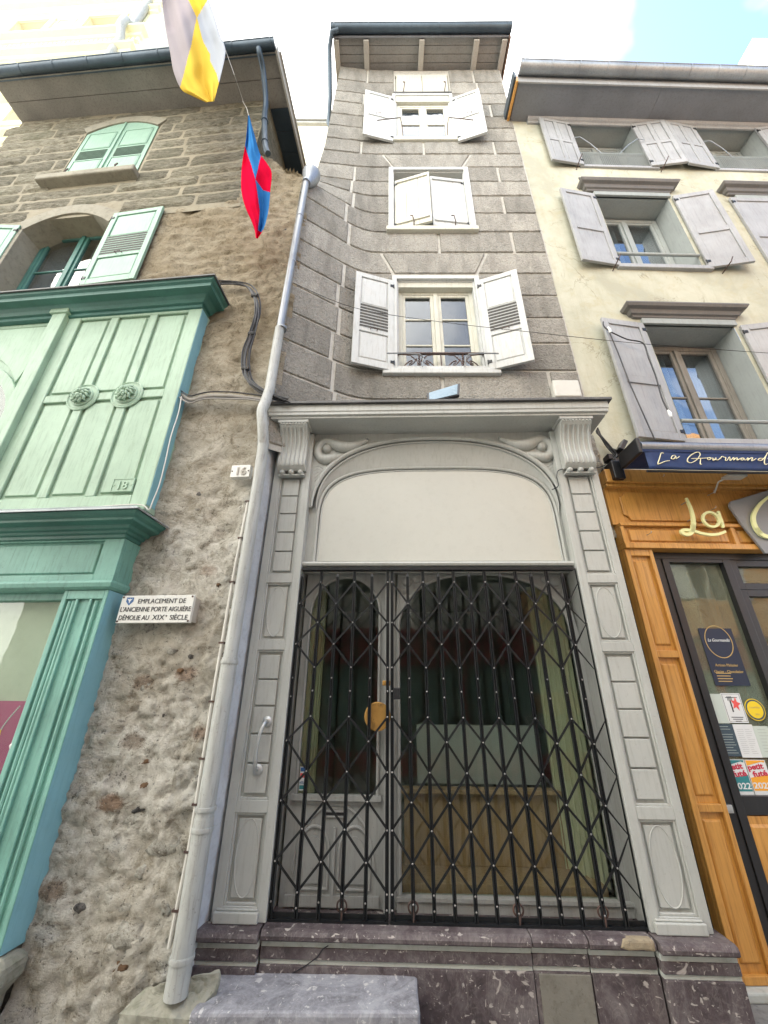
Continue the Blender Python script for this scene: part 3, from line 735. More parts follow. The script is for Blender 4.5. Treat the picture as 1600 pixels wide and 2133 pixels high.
# ------------------------------------------------------------------ the grey wooden shopfront
SF = thing('shopfront', 'grey painted wooden shopfront with arched blank sign panel and carved spandrels', 'shopfront', (.46, 3.3, .37))
G = M['grey']
def pil(u0, u1, side):
    """a pilaster: raised frame with alternating block and oval fields"""
    m = MB(FS); z0, z1 = .372, 3.97; D = .08; sw = .062
    m.box(u0, u1, -.35, D - .034, z0, z1)
    # stiles and cross rails
    m.box(u0, u0 + sw, D - .034, D, z0, z1); m.box(u1 - sw, u1, D - .034, D, z0, z1)
    zr = [(z0, .445), (.915, .985), (1.945, 2.015), (2.475, 2.545), (3.50, z1)]
    for a, b in zr: m.box(u0 + sw, u1 - sw, D - .034, D - .001, a, b)
    cav = [(.445, .915, 0), (.985, 1.945, 1), (2.015, 2.475, 0), (2.545, 3.50, 1)]
    for a, b, k in cav:
        a0, a1 = u0 + sw, u1 - sw
        m.frame(a0, a1, a, b, .014, D - .034, D - .010)
        b0, b1 = a0 + .030, a1 - .030
        if k:
            n = 5; g = .006; hh = (b - a - .06) / n
            for i in range(n): m.field(b0, b1, a + .03 + hh * i + g / 2, a + .03 + hh * (i + 1) - g / 2, D - .034, D - .014, .004)
        else: m.field(b0, b1, a + .03, b - .03, D - .034, D - .018, .004)
    o = m.build('pilaster', G, SF, bevel=.0025, seg=1)
    ov = MB(FS)
    for a, b in ((.445, .915), (2.015, 2.475)):
        cu, cz = (u0 + u1) / 2, (a + b) / 2; ru, rz = (u1 - u0) / 2 - sw - .036, (b - a) / 2 - .034
        e1 = ell(cu, cz, ru, rz, 40); ov.tube([(p[0], D - .018, p[1]) for p in e1 + [e1[0]]], .0045, 6, cap=False)
    build_each(ov, 'oval_moulding', G, o, smooth=True)
    b = MB(FS); b.box(u0 + .02, u1 - .045, D, D + .03, z0, z0 + .055); b.box(u0 + .03, u1 - .055, D, D + .016, z0 + .055, z0 + .068); b.build('plinth_block', G, o, bevel=.006)
    # scroll console with flutes under the cornice
    c = MB(FS); ca, cb = u0 + .045, u1 - .035
    prof = [(D, 3.53), (D + .05, 3.52), (D + .085, 3.56), (D + .088, 3.62), (D + .075, 3.70), (D + .085, 3.80), (D + .12, 3.89), (D + .165, 3.945), (D + .175, 3.975), (D, 3.975)]
    pp = spline(prof[1:-1], 4); pp = [prof[0]] + [(a, b) for a, b in pp] + [prof[-1]]
    c.sweep(ca, cb, pp); c.box(ca - .014, cb + .014, D, D + .185, 3.975, 4.008)
    for i in range(9):
        u = ca + (cb - ca) * (i + .5) / 9; c.box(u - .008, u + .008, D + .170, D + .183, 3.955, 3.974)
    co = c.build('console', G, o, bevel=.003, seg=1, smooth=True)
    f = MB(FS)
    for i in range(6):
        u = ca + .028 + (cb - ca - .056) * i / 5
        f.tube([(u, a + .003, b) for a, b in pp[5:-6]], .0085, 6)
    f.build('fluting', G, co, smooth=True)
    f = MB(FS); f.box(ca + .005, cb - .005, D, D + .05, 3.475, 3.485)
    for i in range(3):
        u = ca + .045 + (cb - ca - .09) * i / 2; f.lathe(u, 3.505, [(.026, 0), (.026, .05), (.020, .066), (.008, .074)], 12, D)
    f.build('bead_row', G, co, smooth=True)
pil(-1.035, -.695, -1); pil(1.600, 1.962, 1)
# dark return of the right pilaster
# fascia wall (spandrel board) with the arched recess
def archpts(kind, n=56):
    cu = .478
    if kind == 'outer': A, zb, top, e = 1.145, 3.20, 3.945, 2.35
    elif kind == 'outer2': A, zb, top, e = 1.105, 3.20, 3.905, 2.35
    elif kind == 'panel': A, zb, top, e = 1.060, 3.00, 3.598, 3.6
    elif kind == 'panel2': A, zb, top, e = 1.090, 3.00, 3.632, 3.6
    P = []
    for i in range(n + 1):
        t = PI - PI * i / n; c, s = math.cos(t), math.sin(t)
        P.append((cu + A * math.copysign(abs(c) ** (2 / e), c), zb + (top - zb) * abs(s) ** (2 / e)))
    return P
PO, PO2, PP, PP2 = archpts('outer'), archpts('outer2'), archpts('panel'), archpts('panel2')
m = MB(FS)
n = len(PO); topz = 4.01
# spandrel board above the outer arch
m.band([(p[0], topz) for p in PO], PO, -.12, .018)
m.band([(-.695, topz), (-.695, 3.2)], [(PO[0][0], topz), (PO[0][0], 3.2)], -.12, .017); m.band([(PO[-1][0], topz), (PO[-1][0], 3.2)], [(1.6, topz), (1.6, 3.2)], -.12, .017)
m.build('spandrel_board', G, SF)
# cove between the two arches (slopes back inwards)
m = MB(FS); a = [(u, .008, z) for u, z in PO2]; b = [(u, -.045, z) for u, z in PP2]; 
k = len(a); m.add(a + b, [(i, i + 1, k + i + 1, k + i) for i in range(k - 1)]); m.build('arch_cove', G, SF, smooth='all')
m = MB(FS)  # side strips beside the panel
for s0, s1 in ((-.695, PP2[0][0]), (PP2[-1][0], 1.6)): m.box(s0, s1, -.12, -.028, 2.66, 3.21)
m.build('side_strip', G, SF)
def tapered(P, r, d):
    n = len(P); return [(u, d, z) for u, z in P], [r * (.35 + .65 * min(1, min(i, n - 1 - i) / 5)) for i in range(n)]
m = MB(FS); p, r = tapered([(a, b) for a, b in PO], .024, .022); m.tube(p, r, 10); p, r = tapered(PO2, .010, .012); m.tube(p, r, 8)
m.build('arch_moulding', G, SF, smooth=True)
m = MB(FS); q = [(PP2[0][0], 2.68)] + PP2 + [(PP2[-1][0], 2.68)]; m.tube([(u, -.022, z) for u, z in q], .015, 8)
q = [(PP[0][0] - .005, 2.68)] + [(u, z + .004) for u, z in PP] + [(PP[-1][0] + .005, 2.68)]; m.tube([(u, -.026, z) for u, z in q], .009, 8); m.build('panel_moulding', G, SF, smooth=True)
m = MB(FS); P = [(PP[0][0], 2.692)] + PP + [(PP[-1][0], 2.692)]; m.prism(P, -.06, -.024); sp = m.build('sign_panel', M['panel'], SF, bevel=.003); sp['label'] = 'blank pale arched sign panel'
m = MB(FS); m.box(-.695, 1.6, -.12, -.062, 2.60, 3.7); m.build('back_board', M['grey_dk'], SF)
# carved animals curling in the spandrels
def carve(sg):
    X = lambda a: .478 + sg * (a - .478)
    m = MB(FS); base = .018
    def crop(x, y): return FS.hit(640 + x / 5.714, 860 + y / 5.714, base + .01)
    bodyp = [(720, 335, .013), (690, 335, .024), (640, 355, .030), (580, 385, .040), (500, 410, .052), (400, 405, .056), (320, 375, .052), (240, 350, .046), (170, 380, .044), (130, 440, .042), (140, 510, .042), (200, 555, .048), (290, 545, .044), (370, 520, .030), (440, 500, .010)]
    pts = []; rr = []
    for x, y, r in spline(bodyp, 5):
        u, z = crop(x, y); pts.append((X(u) if sg < 0 else u, base + .004, z)); rr.append(r * 1.08)
    m.tube(pts, rr, 12)
    u, z = crop(235, 430); m.lathe(X(u) if sg < 0 else u, z, [(.047, 0), (.045, .02), (.034, .038), (.018, .047)], 18, base)
    for dx in (705, 725):   # ears and jaw
        u, z = crop(dx, 312); m.tube([(X(u) if sg < 0 else u, base + .02, z - .01), (X(u) if sg < 0 else u, base + .02, z + .014)], [.008, .003], 6)
    for a, b in (((640, 380), (560, 440)), ((680, 425), (560, 430))):
        u0, z0 = crop(*a); u1, z1 = crop(*b); m.tube([(X(u0) if sg < 0 else u0, base + .012, z0), (X(u1) if sg < 0 else u1, base + .012, z1)], [.006, .014], 6)
    m.build('carved_animal', G, SF, smooth='all')
    m = MB(FS)   # incised foliage rays
    for k in range(7):
        x0 = 760 + k * 46; pts = [(x0 - 60, 400 - k * 9), (x0, 350 - k * 4), (x0 + 90, 318)]
        q = [crop(*p) for p in spline(pts, 4)]; m.tube([(X(u) if sg < 0 else u, base, z) for u, z in q], .0045, 5)
    for k in range(6):
        pts = [(85, 640 + k * 42), (130 + k * 2, 625 + k * 34), (190 - k * 14, 660 + k * 38)]
        q = [crop(*p) for p in spline(pts, 4)]; m.tube([(X(u) if sg < 0 else u, base, z) for u, z in q], .0045, 5)
    m.build('carved_rays', G, SF, smooth='all')
carve(1); carve(-1)
# cornice, slightly tilted lead cap
m = MB(FS); m.cornice(-.80, 1.785, [(.02, 4.005), (.275, 4.008), (.275, 4.030), (.295, 4.034), (.295, 4.065), (.303, 4.07), (.303, 4.145), (.02, 4.16)], base=-.25)
m.build('cornice', G, SF, bevel=.003, seg=1)
m = MB(FS); cp = [(.0, 4.162), (.318, 4.147), (.334, 4.142), (.334, 4.168), (.31, 4.176), (.0, 4.20)]
m.cornice(-.80, 1.785, cp, base=-.25); m.build('cornice_cap', M['lead'], SF, bevel=.002, seg=1)
# half round rail over the gate
m = MB(FS); m.sweep(-.695, 1.6, [(-.06, 2.628)] + [(.02 + .028 * math.cos(a), 2.652 + .024 * math.sin(a)) for a in (-PI / 2, -PI / 4, 0, PI / 4, PI / 2)] + [(-.06, 2.676)]); m.build('gate_rail', G, SF, smooth=True)
# --- door and display window behind the gate
DK = M['grey_dk']; DD = -.12
door = MB(FS)
du0, du1 = -.675, .012
ga = [( -.614, .985)] + [(-.614, 2.20)] + ell(-.326, 2.27, .288, .30, 20, PI, 0, True) + [(-.038, 2.20), (-.038, .985)]
ob = [(du0, .985)] + [(du0, 2.20)] + [(max(du0, min(du1, -.326 + 1.5 * (u + .326))), 2.62 if 0 < i < 19 else 2.2) for i, (u, z) in enumerate(ell(-.326, 2.27, .288, .30, 20, PI, 0, True))] + [(du1, 2.20), (du1, .985)]
door.band(ob, ga, DD - .05, DD)
door.box(du0, du1, DD - .05, DD - .001, .37, .985)
dm = door.build('door', DK, SF, bevel=.002, seg=1)
m = MB(FS); gm = [(-.618, .99)] + ell(-.326, 2.27, .296, .305, 24, PI, 0, True) + [(-.034, .99)]; m.tube([(u, DD + .004, z) for u, z in gm], .012, 8)
m.box(du0 + .03, du1 - .02, DD, DD + .035, .955, .990); m.box(du0 + .05, du1 - .04, DD, DD + .012, .93, .955)
# lower door panels under a round arch
bigA = ell(-.325, .55, .275, .38, 30, PI, 0, True); m.tube([(u, DD + .002, z) for u, z in bigA], .010, 8)
for cu in (-.465, -.185):
    A = [(cu - .105, .47)] + ell(cu, .66, .105, .145, 16, PI, 0, True) + [(cu + .105, .47)]
    m.tube([(u, DD + .003, z) for u, z in A + [A[0]]], .011, 8)
    B = [(cu - .07, .50)] + ell(cu, .65, .07, .10, 16, PI, 0, True) + [(cu + .07, .50)]
    m.prism(B, DD, DD + .012)
m.box(-.335, -.315, DD, DD + .02, .44, .80); m.box(du0 + .04, du1 - .03, DD, DD + .02, .385, .44)
m.build('door_moulding', DK, dm, smooth=True)
m = MB(FS); m.frame(-.41, -.245, .855, .895, .010, DD, DD + .016); m.build('letter_slot', DK, dm, bevel=.002, seg=1)
m = MB(FS); m.box(-.40, -.255, DD + .001, DD + .004, .864, .886); m.build('slot_opening', M['ink'], dm)
m = MB(FS); m.prism(ga, DD - .028, DD - .022); m.build('pane', M['glass_s'], dm)
# mullion + display window
m = MB(FS); m.box(.012, .065, DD - .06, DD + .045, .37, 2.62); m.box(.065, .10, DD - .06, DD + .0, .37, 2.62); m.build('mullion', DK, SF, bevel=.004)
ds = MB(FS); u0, u1 = .10, 1.60
ia, ib = .122, 1.535; cu = (ia + ib) / 2; A = (ib - ia) / 2
arc = [(cu + A * math.copysign(abs(math.cos(t)) ** (2 / 2.3), math.cos(t)), 2.10 + .505 * abs(math.sin(t)) ** (2 / 2.3)) for t in [PI - PI * i / 40 for i in range(41)]]
oo = [(ia - .022, .43)] + [(ia - .022, 2.10)] + [(u, 2.625) for u, z in arc[1:-1]] + [(u1, 2.10), (u1, .43)]
ii = [(ia, .43)] + arc + [(ib, .43)]
ds.band(oo, ii, DD - .05, DD)
ds.box(.10, u1, DD - .05, DD + .03, .37, .445)
dw = ds.build('display_window', DK, SF, bevel=.002, seg=1)
m = MB(FS); m.tube([(u, DD + .003, z) for u, z in ii], .013, 8); m.box(.10, u1, DD + .03, DD + .045, .43, .45)
# corner ornaments: framed discs
for s, (cx, dirn) in enumerate(((.235, 1), (1.44, -1))):
    tri = [(cx - dirn * .105, 2.30), (cx - dirn * .105, 2.595), (cx + dirn * .20, 2.595)]
    m.tube([(u, DD + .002, z) for u, z in tri], .007, 6)
    for a, b, r in ((-.035, 2.535, .043), (.045, 2.55, .030), (-.055, 2.455, .026)): m.lathe(cx + dirn * a - dirn * .0, b, [(r, 0), (r * .9, .015), (r * .5, .024), (.004, .026)], 16, DD)
m.build('window_moulding', DK, dw, smooth=True)
m = MB(FS); m.prism(ii, DD - .03, DD - .022); m.build('pane', M['glass_s'], dw)
m = MB(FS); m.box(-.695, 1.6, DD - .08, DD + .09, 2.6245, 2.645); m.build('lintel_board', DK, SF)
# --- the shop's inside, seen through the glass
RM = MB(FS); a, b, c, d_, e, f = -.69, 1.6, DD - .06, -2.6, .37, 2.75
RM.quad((a, d_, e), (b, d_, e), (b, d_, f), (a, d_, f)); RM.quad((a, c, e), (a, d_, e), (a, d_, f), (a, c, f)); RM.quad((b, c, e), (b, d_, e), (b, d_, f), (b, c, f))
RM.quad((a, c, f), (b, c, f), (b, d_, f), (a, d_, f)); RM.quad((a, c, e), (b, c, e), (b, d_, e), (a, d_, e))
RM.build('shop_room', M['roomw'], SF)
m = MB(FS); m.box(.14, 1.52, -.95, -.24, .37, .47); m.box(.16, 1.40, -.62, -.56, .47, .93); m.box(.14, 1.42, -.64, -.50, .93, .96); db = m.build('display_deck', M['deck'], SF, bevel=.004)
m = MB(FS); m.box(.28, 1.34, -.80, -.75, .96, 1.40); m.build('low_partition', M['cloth_w'], SF)
cmb = MB(FS); nn = 60
P0 = [(1.36 + .19 * i / nn, -.28 - .30 * (1 - i / nn) + .02 * math.sin(i * .75), .45) for i in range(nn + 1)]
cmb.add(P0 + [(u + .01, d, 2.6) for u, d, _ in P0], [(i, i + 1, nn + 2 + i, nn + 1 + i) for i in range(nn)]); cmb.build('curtain', M['cloth_c'], SF, smooth='all')
cmb = MB(FS); P0 = [(-.66 + .10 * i / nn, -.30 - .25 * i / nn + .012 * math.sin(i * .75), .45) for i in range(nn + 1)]
cmb.add(P0 + [(u, d, 2.6) for u, d, _ in P0], [(i, i + 1, nn + 2 + i, nn + 1 + i) for i in range(nn)]); cmb.build('curtain', M['cloth_c'], SF, smooth='all')
# handle on the left pilaster
hd = MB(FS); hu = -.845
hp = [(hu + .015, .08, 1.455), (hu + .015, .125, 1.450), (hu, .150, 1.40), (hu - .012, .158, 1.30), (hu - .012, .150, 1.20), (hu - .012, .125, 1.165), (hu - .012, .08, 1.160)]
hd.tube(spline(hp, 5), .0125, 12); hd.lathe(hu + .015, 1.455, [(.034, 0), (.034, .008), (.022, .018), (.012, .02)], 18, .07); hd.lathe(hu - .012, 1.160, [(.034, 0), (.034, .008), (.022, .018), (.012, .02)], 18, .07)
hd.build('pull_handle', M['steel'], SF, smooth=True)
# ------------------------------------------------------------------ folding gate
class GateFrame:
    def P(s, u, d, z): return FS.P(min(1.594, u * .986), d + .047, 1.62 + (z - 1.62) * .986)
GF = GateFrame()
GT = thing('folding_gate', 'black iron folding lattice gate drawn across the grey shopfront door', 'gate', FS.P(.46, 0, .37))
BK = M['black']
L_us = [-.690, -.545, -.400, -.255, -.110, .036]; L_full = [0, 1, 0, 1, 0, 1]
L_us = [-.689, -.528, -.388, -.243, -.095, .040]
R_us = [.074, .205, .335, .464, .593, .722, .852, .982, 1.112, 1.241, 1.371, 1.500, 1.630]; R_full = [1, 0] * 6 + [1]
zN = [2.497, 2.317, 2.165, 1.998, 1.827, 1.488, 1.331, 1.145, .973, .819, .648, .495]
def bar(u, full):
    m = MB(GF); zt = 2.622 if full else 2.545
    for s in (-1, 1): m.box(u + s * .008 - .004, u + s * .008 + .004, -.011, .011, .36, zt)
    m.box(u - .004, u + .004, -.011, -.006, .36, zt)
    if not full: m.add([(u - .012, -.011, zt), (u + .012, -.011, zt), (u + .012, .011, zt), (u - .012, .011, zt), (u, 0, zt + .045)], [(0, 1, 4), (1, 2, 4), (2, 3, 4), (3, 0, 4)])
    o = m.build('bar', BK, GT)
    r = MB(GF)
    zs = [zN[0], zN[2], zN[4], 1.66, zN[5], zN[7], zN[9], zN[11], .42] if full else [zN[1], zN[3], 1.75, 1.62, zN[6], zN[8], zN[10], .45]
    for z in zs: r.lathe(u, z, [(.0062, 0), (.0055, .003), (.003, .0045)], 8, .0155)
    build_each(r, 'rivet', M['rivet'], o); return o
for us, fl in ((L_us, L_full), (R_us, R_full)):
    for u, f in zip(us, fl): bar(u, f)
    # lattice bands: F nodes at even z, s nodes at odd z
    def dg(ua, za, ub, zb, d):
        L = math.hypot(ub - ua, zb - za); nx, nz = -(zb - za) / L * .0075, (ub - ua) / L * .0075
        lat.add([(ua + nx, d, za + nz), (ua - nx, d, za - nz), (ub - nx, d, zb - nz), (ub + nx, d, zb + nz), (ua + nx, d + .003, za + nz), (ua - nx, d + .003, za - nz), (ub - nx, d + .003, zb - nz), (ub + nx, d + .003, zb + nz)],
                [(0, 1, 2, 3), (7, 6, 5, 4), (0, 4, 5, 1), (1, 5, 6, 2), (2, 6, 7, 3), (3, 7, 4, 0)])
    for band in (zN[:5], zN[5:]):
        lat = MB(GF)
        fn = band[0::2]; sn = band[1::2]
        for i in range(len(us) - 1):
            a, b = us[i], us[i + 1]; fa = fl[i]
            for k in range(len(band) - 1):
                # alternate F/s levels between neighbouring bars
                if (k % 2 == 0) == bool(fa): za, zb = band[k], band[k + 1]
                else: za, zb = band[k + 1], band[k]
                dg(a, za, b, zb, .0118 if k % 2 == 0 else -.0148)
        lat.build('lattice', BK, GT)
    tr = MB(GF); tr.box(us[0] - .012, us[-1] + .012, -.014, .014, .352, .366); tr.box(us[0] - .012, us[-1] + .012, -.02, -.012, .352, .39); tr.build('bottom_track', BK, GT)
tr = MB(GF); tr.box(-.695, 1.6, -.03, .024, 2.6005, 2.622); tr.build('top_track', BK, GT)
for u in (-.243, .205, .335 + .52, 1.371 - .0):
    r = MB(GF); e1 = [(u + .030 * math.cos(a * PI / 12), -.004, .43 + .030 * math.sin(a * PI / 12)) for a in range(25)]; r.tube(e1, .006, 6, cap=False); r.tube([(u, -.004, .455), (u + .004, .006, .40), (u, .004, .36)], .008, 6); r.build('roller', M['iron'], GT, smooth=True)
m = MB(GF); m.lathe(-.035, 1.49, [(.098, 0), (.098, .004), (.09, .006)], 32, -.034); bp = m.build('lock_plate', M['brass'], GT)
m = MB(GF); m.box(.085, .135, -.02, .03, 1.605, 1.685); m.build('lock_case', M['blackm'], GT, bevel=.004)
m = MB(GF); m.box(.0, .06, -.05, -.02, 1.70, 1.735); m.build('latch', M['brass'], GT, bevel=.003)

# small payment stickers on the door glass
st = thing('card_sticker', 'narrow strip of payment card stickers low on the door glass behind the gate', 'sticker', FS.P(-.585, DD, 1.0))
m = MB(FS); m.box(-.606, -.563, DD - .0205, DD - .0195, 1.005, 1.15); m.build('backing', M['paper'], st)
m = MB(FS); m.box(-.602, -.567, DD - .0192, DD - .0188, 1.12, 1.146); m.build('blue_mark', M['blue_p'], st)
m = MB(FS); m.box(-.602, -.567, DD - .0192, DD - .0188, 1.082, 1.110); m.build('red_mark', M['redb_p'], st)
text('VISA', FS, -.603, 1.045, DD - .0192, .016, M['blue_p'], st, xs=.95)
m = MB(FS); m.box(-.602, -.567, DD - .0192, DD - .0188, 1.012, 1.036); m.build('dark_mark', M['teal_p'], st)

# ------------------------------------------------------------------ marble base of the shopfront
BS = thing('marble_base', 'worn purple marble base with grooved top under the grey shopfront', 'plinth', (.46, 3.15, -.2))
def plinth(u0, u1, D, nm, bot=-.25):
    m = MB(FS); m.sweep(u0, u1, [(-.35, bot), (D, bot), (D, .210), (-.35, .210)]); 
    m.sweep(u0, u1, [(-.35, .232), (D - .004, .232), (D - .004, .284), (-.35, .284)])
    m.sweep(u0, u1, [(-.35, .318), (D + .020, .318), (D + .030, .328), (D + .032, .345), (D + .022, .362), (D + .002, .370), (-.35, .371)])
    o = m.build(nm, M['marble'], BS, bevel=.004)
    g = MB(FS); g.box(u0 + .001, u1 - .001, -.34, D - .016, .210, .232); g.box(u0 + .001, u1 - .001, -.34, D - .013, .284, .318)
    g.build('groove', M['stonestep'], o); return o
plinth(-1.078, -.708, .16, 'pilaster_base'); plinth(-.700, .876, .125, 'stall_riser'); plinth(.880, 1.200, .118, 'stall_riser'); plinth(1.204, 1.578, .125, 'stall_riser'); plinth(1.588, 2.012, .165, 'pilaster_base')
m = MB(FS); m.box(.905, 1.195, .114, .124, -.25, .205); q = m.build('repair_patch', M['patch'], BS, bevel=.004)
m = MB(FS); m.prism([(1.36, .335), (1.42, .322), (1.50, .326), (1.57, .320), (1.572, .3705), (1.50, .3725), (1.44, .3715), (1.40, .366)], .10, .160); m.build('chipped_edge', paint('bare_tan_chip', (.33, .27, .18), .9, .3, (.12, .1, .08), .6, False, bstr=1), BS, bevel=.012)
m = MB(FS); m.tube([(-.30, .128, .30), (-.33, .1275, .285), (-.36, .127, .25), (-.42, .1265, .215), (-.50, .127, .178)], .003, 5); m.build('crack', M['ink'], BS)
st = MB(FG); z = .18
pl = [(-.955, 2.868), (.203, 2.880), (.212, 3.20), (-.93, 3.20)]
bm_ = [(x, y, z) for x, y in pl] + [(x, y, z - .20) for x, y in pl]
st.addw(bm_, [(0, 1, 2, 3), (7, 6, 5, 4), (0, 4, 5, 1), (1, 5, 6, 2), (2, 6, 7, 3), (3, 7, 4, 0)])
ds_ = st.build('doorstep', M['marble_l'], None, bevel=.016); worn(ds_, .010); tag(ds_, 'scuffed lilac marble doorstep slab in front of the gated door', 'doorstep')

# ------------------------------------------------------------------ the left house
LH = thing('rubble_house', 'old brown stone and rubble house with pale green shutters', 'house', (-3.4, 3.6, 0))
HT = (-3.97, -2.67, 8.70, 10.30); HL = (-4.04, -2.72, 6.2, 7.72)
def soffz(u): return 10.56 + (-.93 - u) * .076
def rub(u, z):
    p = Vector((u * 1.0, 5.3, z * 1.0)); d = .035 * fbm(p * 1.6, 3) + .022 * fbm(Vector((u * 5, 1.7, z * 8)), 4)
    r = abs(noise.noise(Vector((u * 9 + 2 * noise.noise(Vector((u * 4, 0, z * 4))), 4, z * 15)))); d += .016 * r - .010
    c = noise.noise(Vector((u * 13, 7, z * 24))); d -= .030 * max(0, c - .28)
    low = min(1, max(0, (3.0 - z) / 1.4))
    if low > 0:
        q = noise.voronoi(Vector((u * 5.2, 2.2, z * 7.5)))[0]; e = q[1] - q[0]; d += low * (.018 * min(1, e * 5) - .010) * (1 if noise.noise(Vector((u * 2.2, 3, z * 2.2))) > -.15 else .3)
        d += low * .014 * fbm(Vector((u * 20, 4, z * 26)), 4)
    if z > 5.0: d += min(1, (z - 5) * .8) * (.030 * fbm(Vector((u * 3, 8, z * 13)), 4))
    if z > 5.6 and u < -1.75: d = min(d, .0) * .5 - .01
    if u > -.09: d -= (u + .09) ** 2 * 3
    if z < .6: d += (.6 - z) * .05
    if z > 7 and u > -.9: d -= min(.12, (z - 7) * .06) * min(1, (u + .9) * 2)
    return d
def topline(u): return 8.25 - u * .97 + .06 * noise.noise(Vector((u * 6, 0, 0)))
m = MB(FL)
us = rng(-5.45, -2.6, .12) + rng(-2.6, -1.0, .05) + rng(-1.0, .12, .022); zs = rng(-.3, 3.3, .022) + rng(3.3, 8.9, .034)
holes2 = [HL, HT]
us += [HL[0], HL[1], HT[0], HT[1]]; zs += [HL[2], HL[3]]
wallgrid(m, us, zs, holes2, rub, lambda u, z: (z < topline(u) or u < -.87) and (u < 0.0 or (z > 4.0 and u < .05 + .3 * max(0, min(1, z - 7.6)))) and not (u < -.95 and z < 2.2) and not (u < -1.0 and 3.1 < z < 5.3) and not (z > 7.75 and u < -1.0 + .25 * noise.noise(Vector((7, 0, z * 4)))))
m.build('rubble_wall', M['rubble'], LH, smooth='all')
# cap of the broken wall end between the houses, and the return to the right
m = MB(FL)
uu = rng(-.9, .12, .06)
for i in range(len(uu) - 1):
    a, b = uu[i], uu[i + 1]; m.quad((a, rub(a, 8.3), topline(a)), (b, rub(b, 8.0), topline(b)), (b, -1.6, topline(b) + .1), (a, -1.6, topline(a) + .1))
for i in range(int(4.4 / .1)):
    z = 4.0 + i * .1; m.quad((.115, rub(.115, z), z), (.115, rub(.115, z + .1), z + .1), (.13, -.45, z + .1), (.13, -.45, z))
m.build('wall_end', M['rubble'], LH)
m = MB(FG)
ys = rng(0, .34, .03); zz = rng(-.2, 4.1, .05)
base = FL.P(-.002, 0, 0); tgt = FS.P(-1.04, -.05, 0); b0 = len(m.v)
for z in zz:
    for k in ys:
        f = k / .34; p = base.lerp(tgt, f); m.v.append(Vector((p.x + .010 * fbm(Vector((k * 20, z * 14, 3)), 3), p.y, z)))
nk = len(ys)
for j in range(len(zz) - 1):
    for i in range(nk - 1): a = j * nk + i; m.f.append([a, a + 1, a + nk + 1, a + nk])
m.build('return_wall', M['render_w'], LH, smooth='all')
# ashlar above
m = MB(FL); m2 = MB(FL); atone = []; random.seed(11)
def ashblock(u0, u1, z0, z1, top=None):
    g = .010; tn = random.random(); nu = max(2, int((u1 - u0) / .05)); nz = max(3, int((z1 - z0) / .045)); b = len(m.v); o = random.uniform(-.008, .010)
    for j in range(nz + 1):
        for i in range(nu + 1):
            fu, fz = i / nu, j / nz; u = u0 + g + (u1 - u0 - 2 * g) * fu; z = z0 + g + (z1 - z0 - 2 * g) * fz
            e = i in (0, nu) or j in (0, nz)
            d = -.012 if e else .012 + o + .014 * fbm(Vector((u * 5, 3, z * 14)), 4)
            m.v.append(FL.P(u + .006 * noise.noise(Vector((z * 9, u * 3, 1))), d, z + .008 * noise.noise(Vector((u * 4, z * 5, 2)))))
    for j in range(nz):
        for i in range(nu): a = b + j * (nu + 1) + i; m.f.append([a, a + 1, a + nu + 2, a + nu + 1]); atone.append(tn)
z = 7.72; r = 0
while z < 11.0:
    h = random.uniform(.24, .33); u = -5.45 - random.uniform(0, .4)
    z1 = z + h
    blocks = []
    while u < -.9:
        w = random.uniform(.8, 1.7); u1 = min(u + w, -.885); 
        if -.885 - u1 < .3: u1 = -.885
        blocks.append((u, u1)); u = u1
        if u >= -.886: break
    for a, b_ in blocks:
        zt = min(z1, soffz((a + b_) / 2) + .05)
        if zt - z < .06: continue
        segs = [(a, b_)]
        for h_ in ((HT[0] - .01, HT[1] + .01, HT[2] - .12, HT[3] + .15), (HL[0] - .05, HL[1] + .05, HL[2], HL[3] + .22)):
            if min(zt, h_[3]) - max(z, h_[2]) > .05:
                ns = []
                for s, e in segs:
                    if h_[1] <= s or h_[0] >= e: ns.append((s, e)); continue
                    ns += [(s, h_[0]), (h_[1], e)]
                segs = [q for q in ns if q[1] - q[0] > .06]
        for s, e in segs: ashblock(s, e, z, zt)
    z = z1
settone(m.build('ashlar_facing', M['ashlar'], LH, smooth=True), atone)
wallgrid(m2, rng(-5.45, -.88, .08) + [HT[0], HT[1], HL[0], HL[1]], rng(7.6, 11.0, .08) + [HT[2], HT[3], HL[3]], holes2, lambda u, z: -.006 + .006 * noise.noise(Vector((u * 9, 2, z * 9))), lambda u, z: z < soffz(u) + .06)
for h in holes2: reveal(m2, h, .0, -.4)
m2.build('mortar_wall', M['ashj'], LH)
m = MB(FL); m.quad((-.885, .0, 8.2), (-.885, -4, 8.2), (-.885, -4, 10.6), (-.885, .0, 10.6)); m.quad((-5.45, 0, 0), (-5.45, -4, 0), (-5.45, -4, 11), (-5.45, 0, 11)); m.quad((-5.45, -4, 0), (.1, -4, 0), (.1, -4, 8), (-5.45, -4, 10.6)); m.build('side_wall', M['ashlar'], LH)
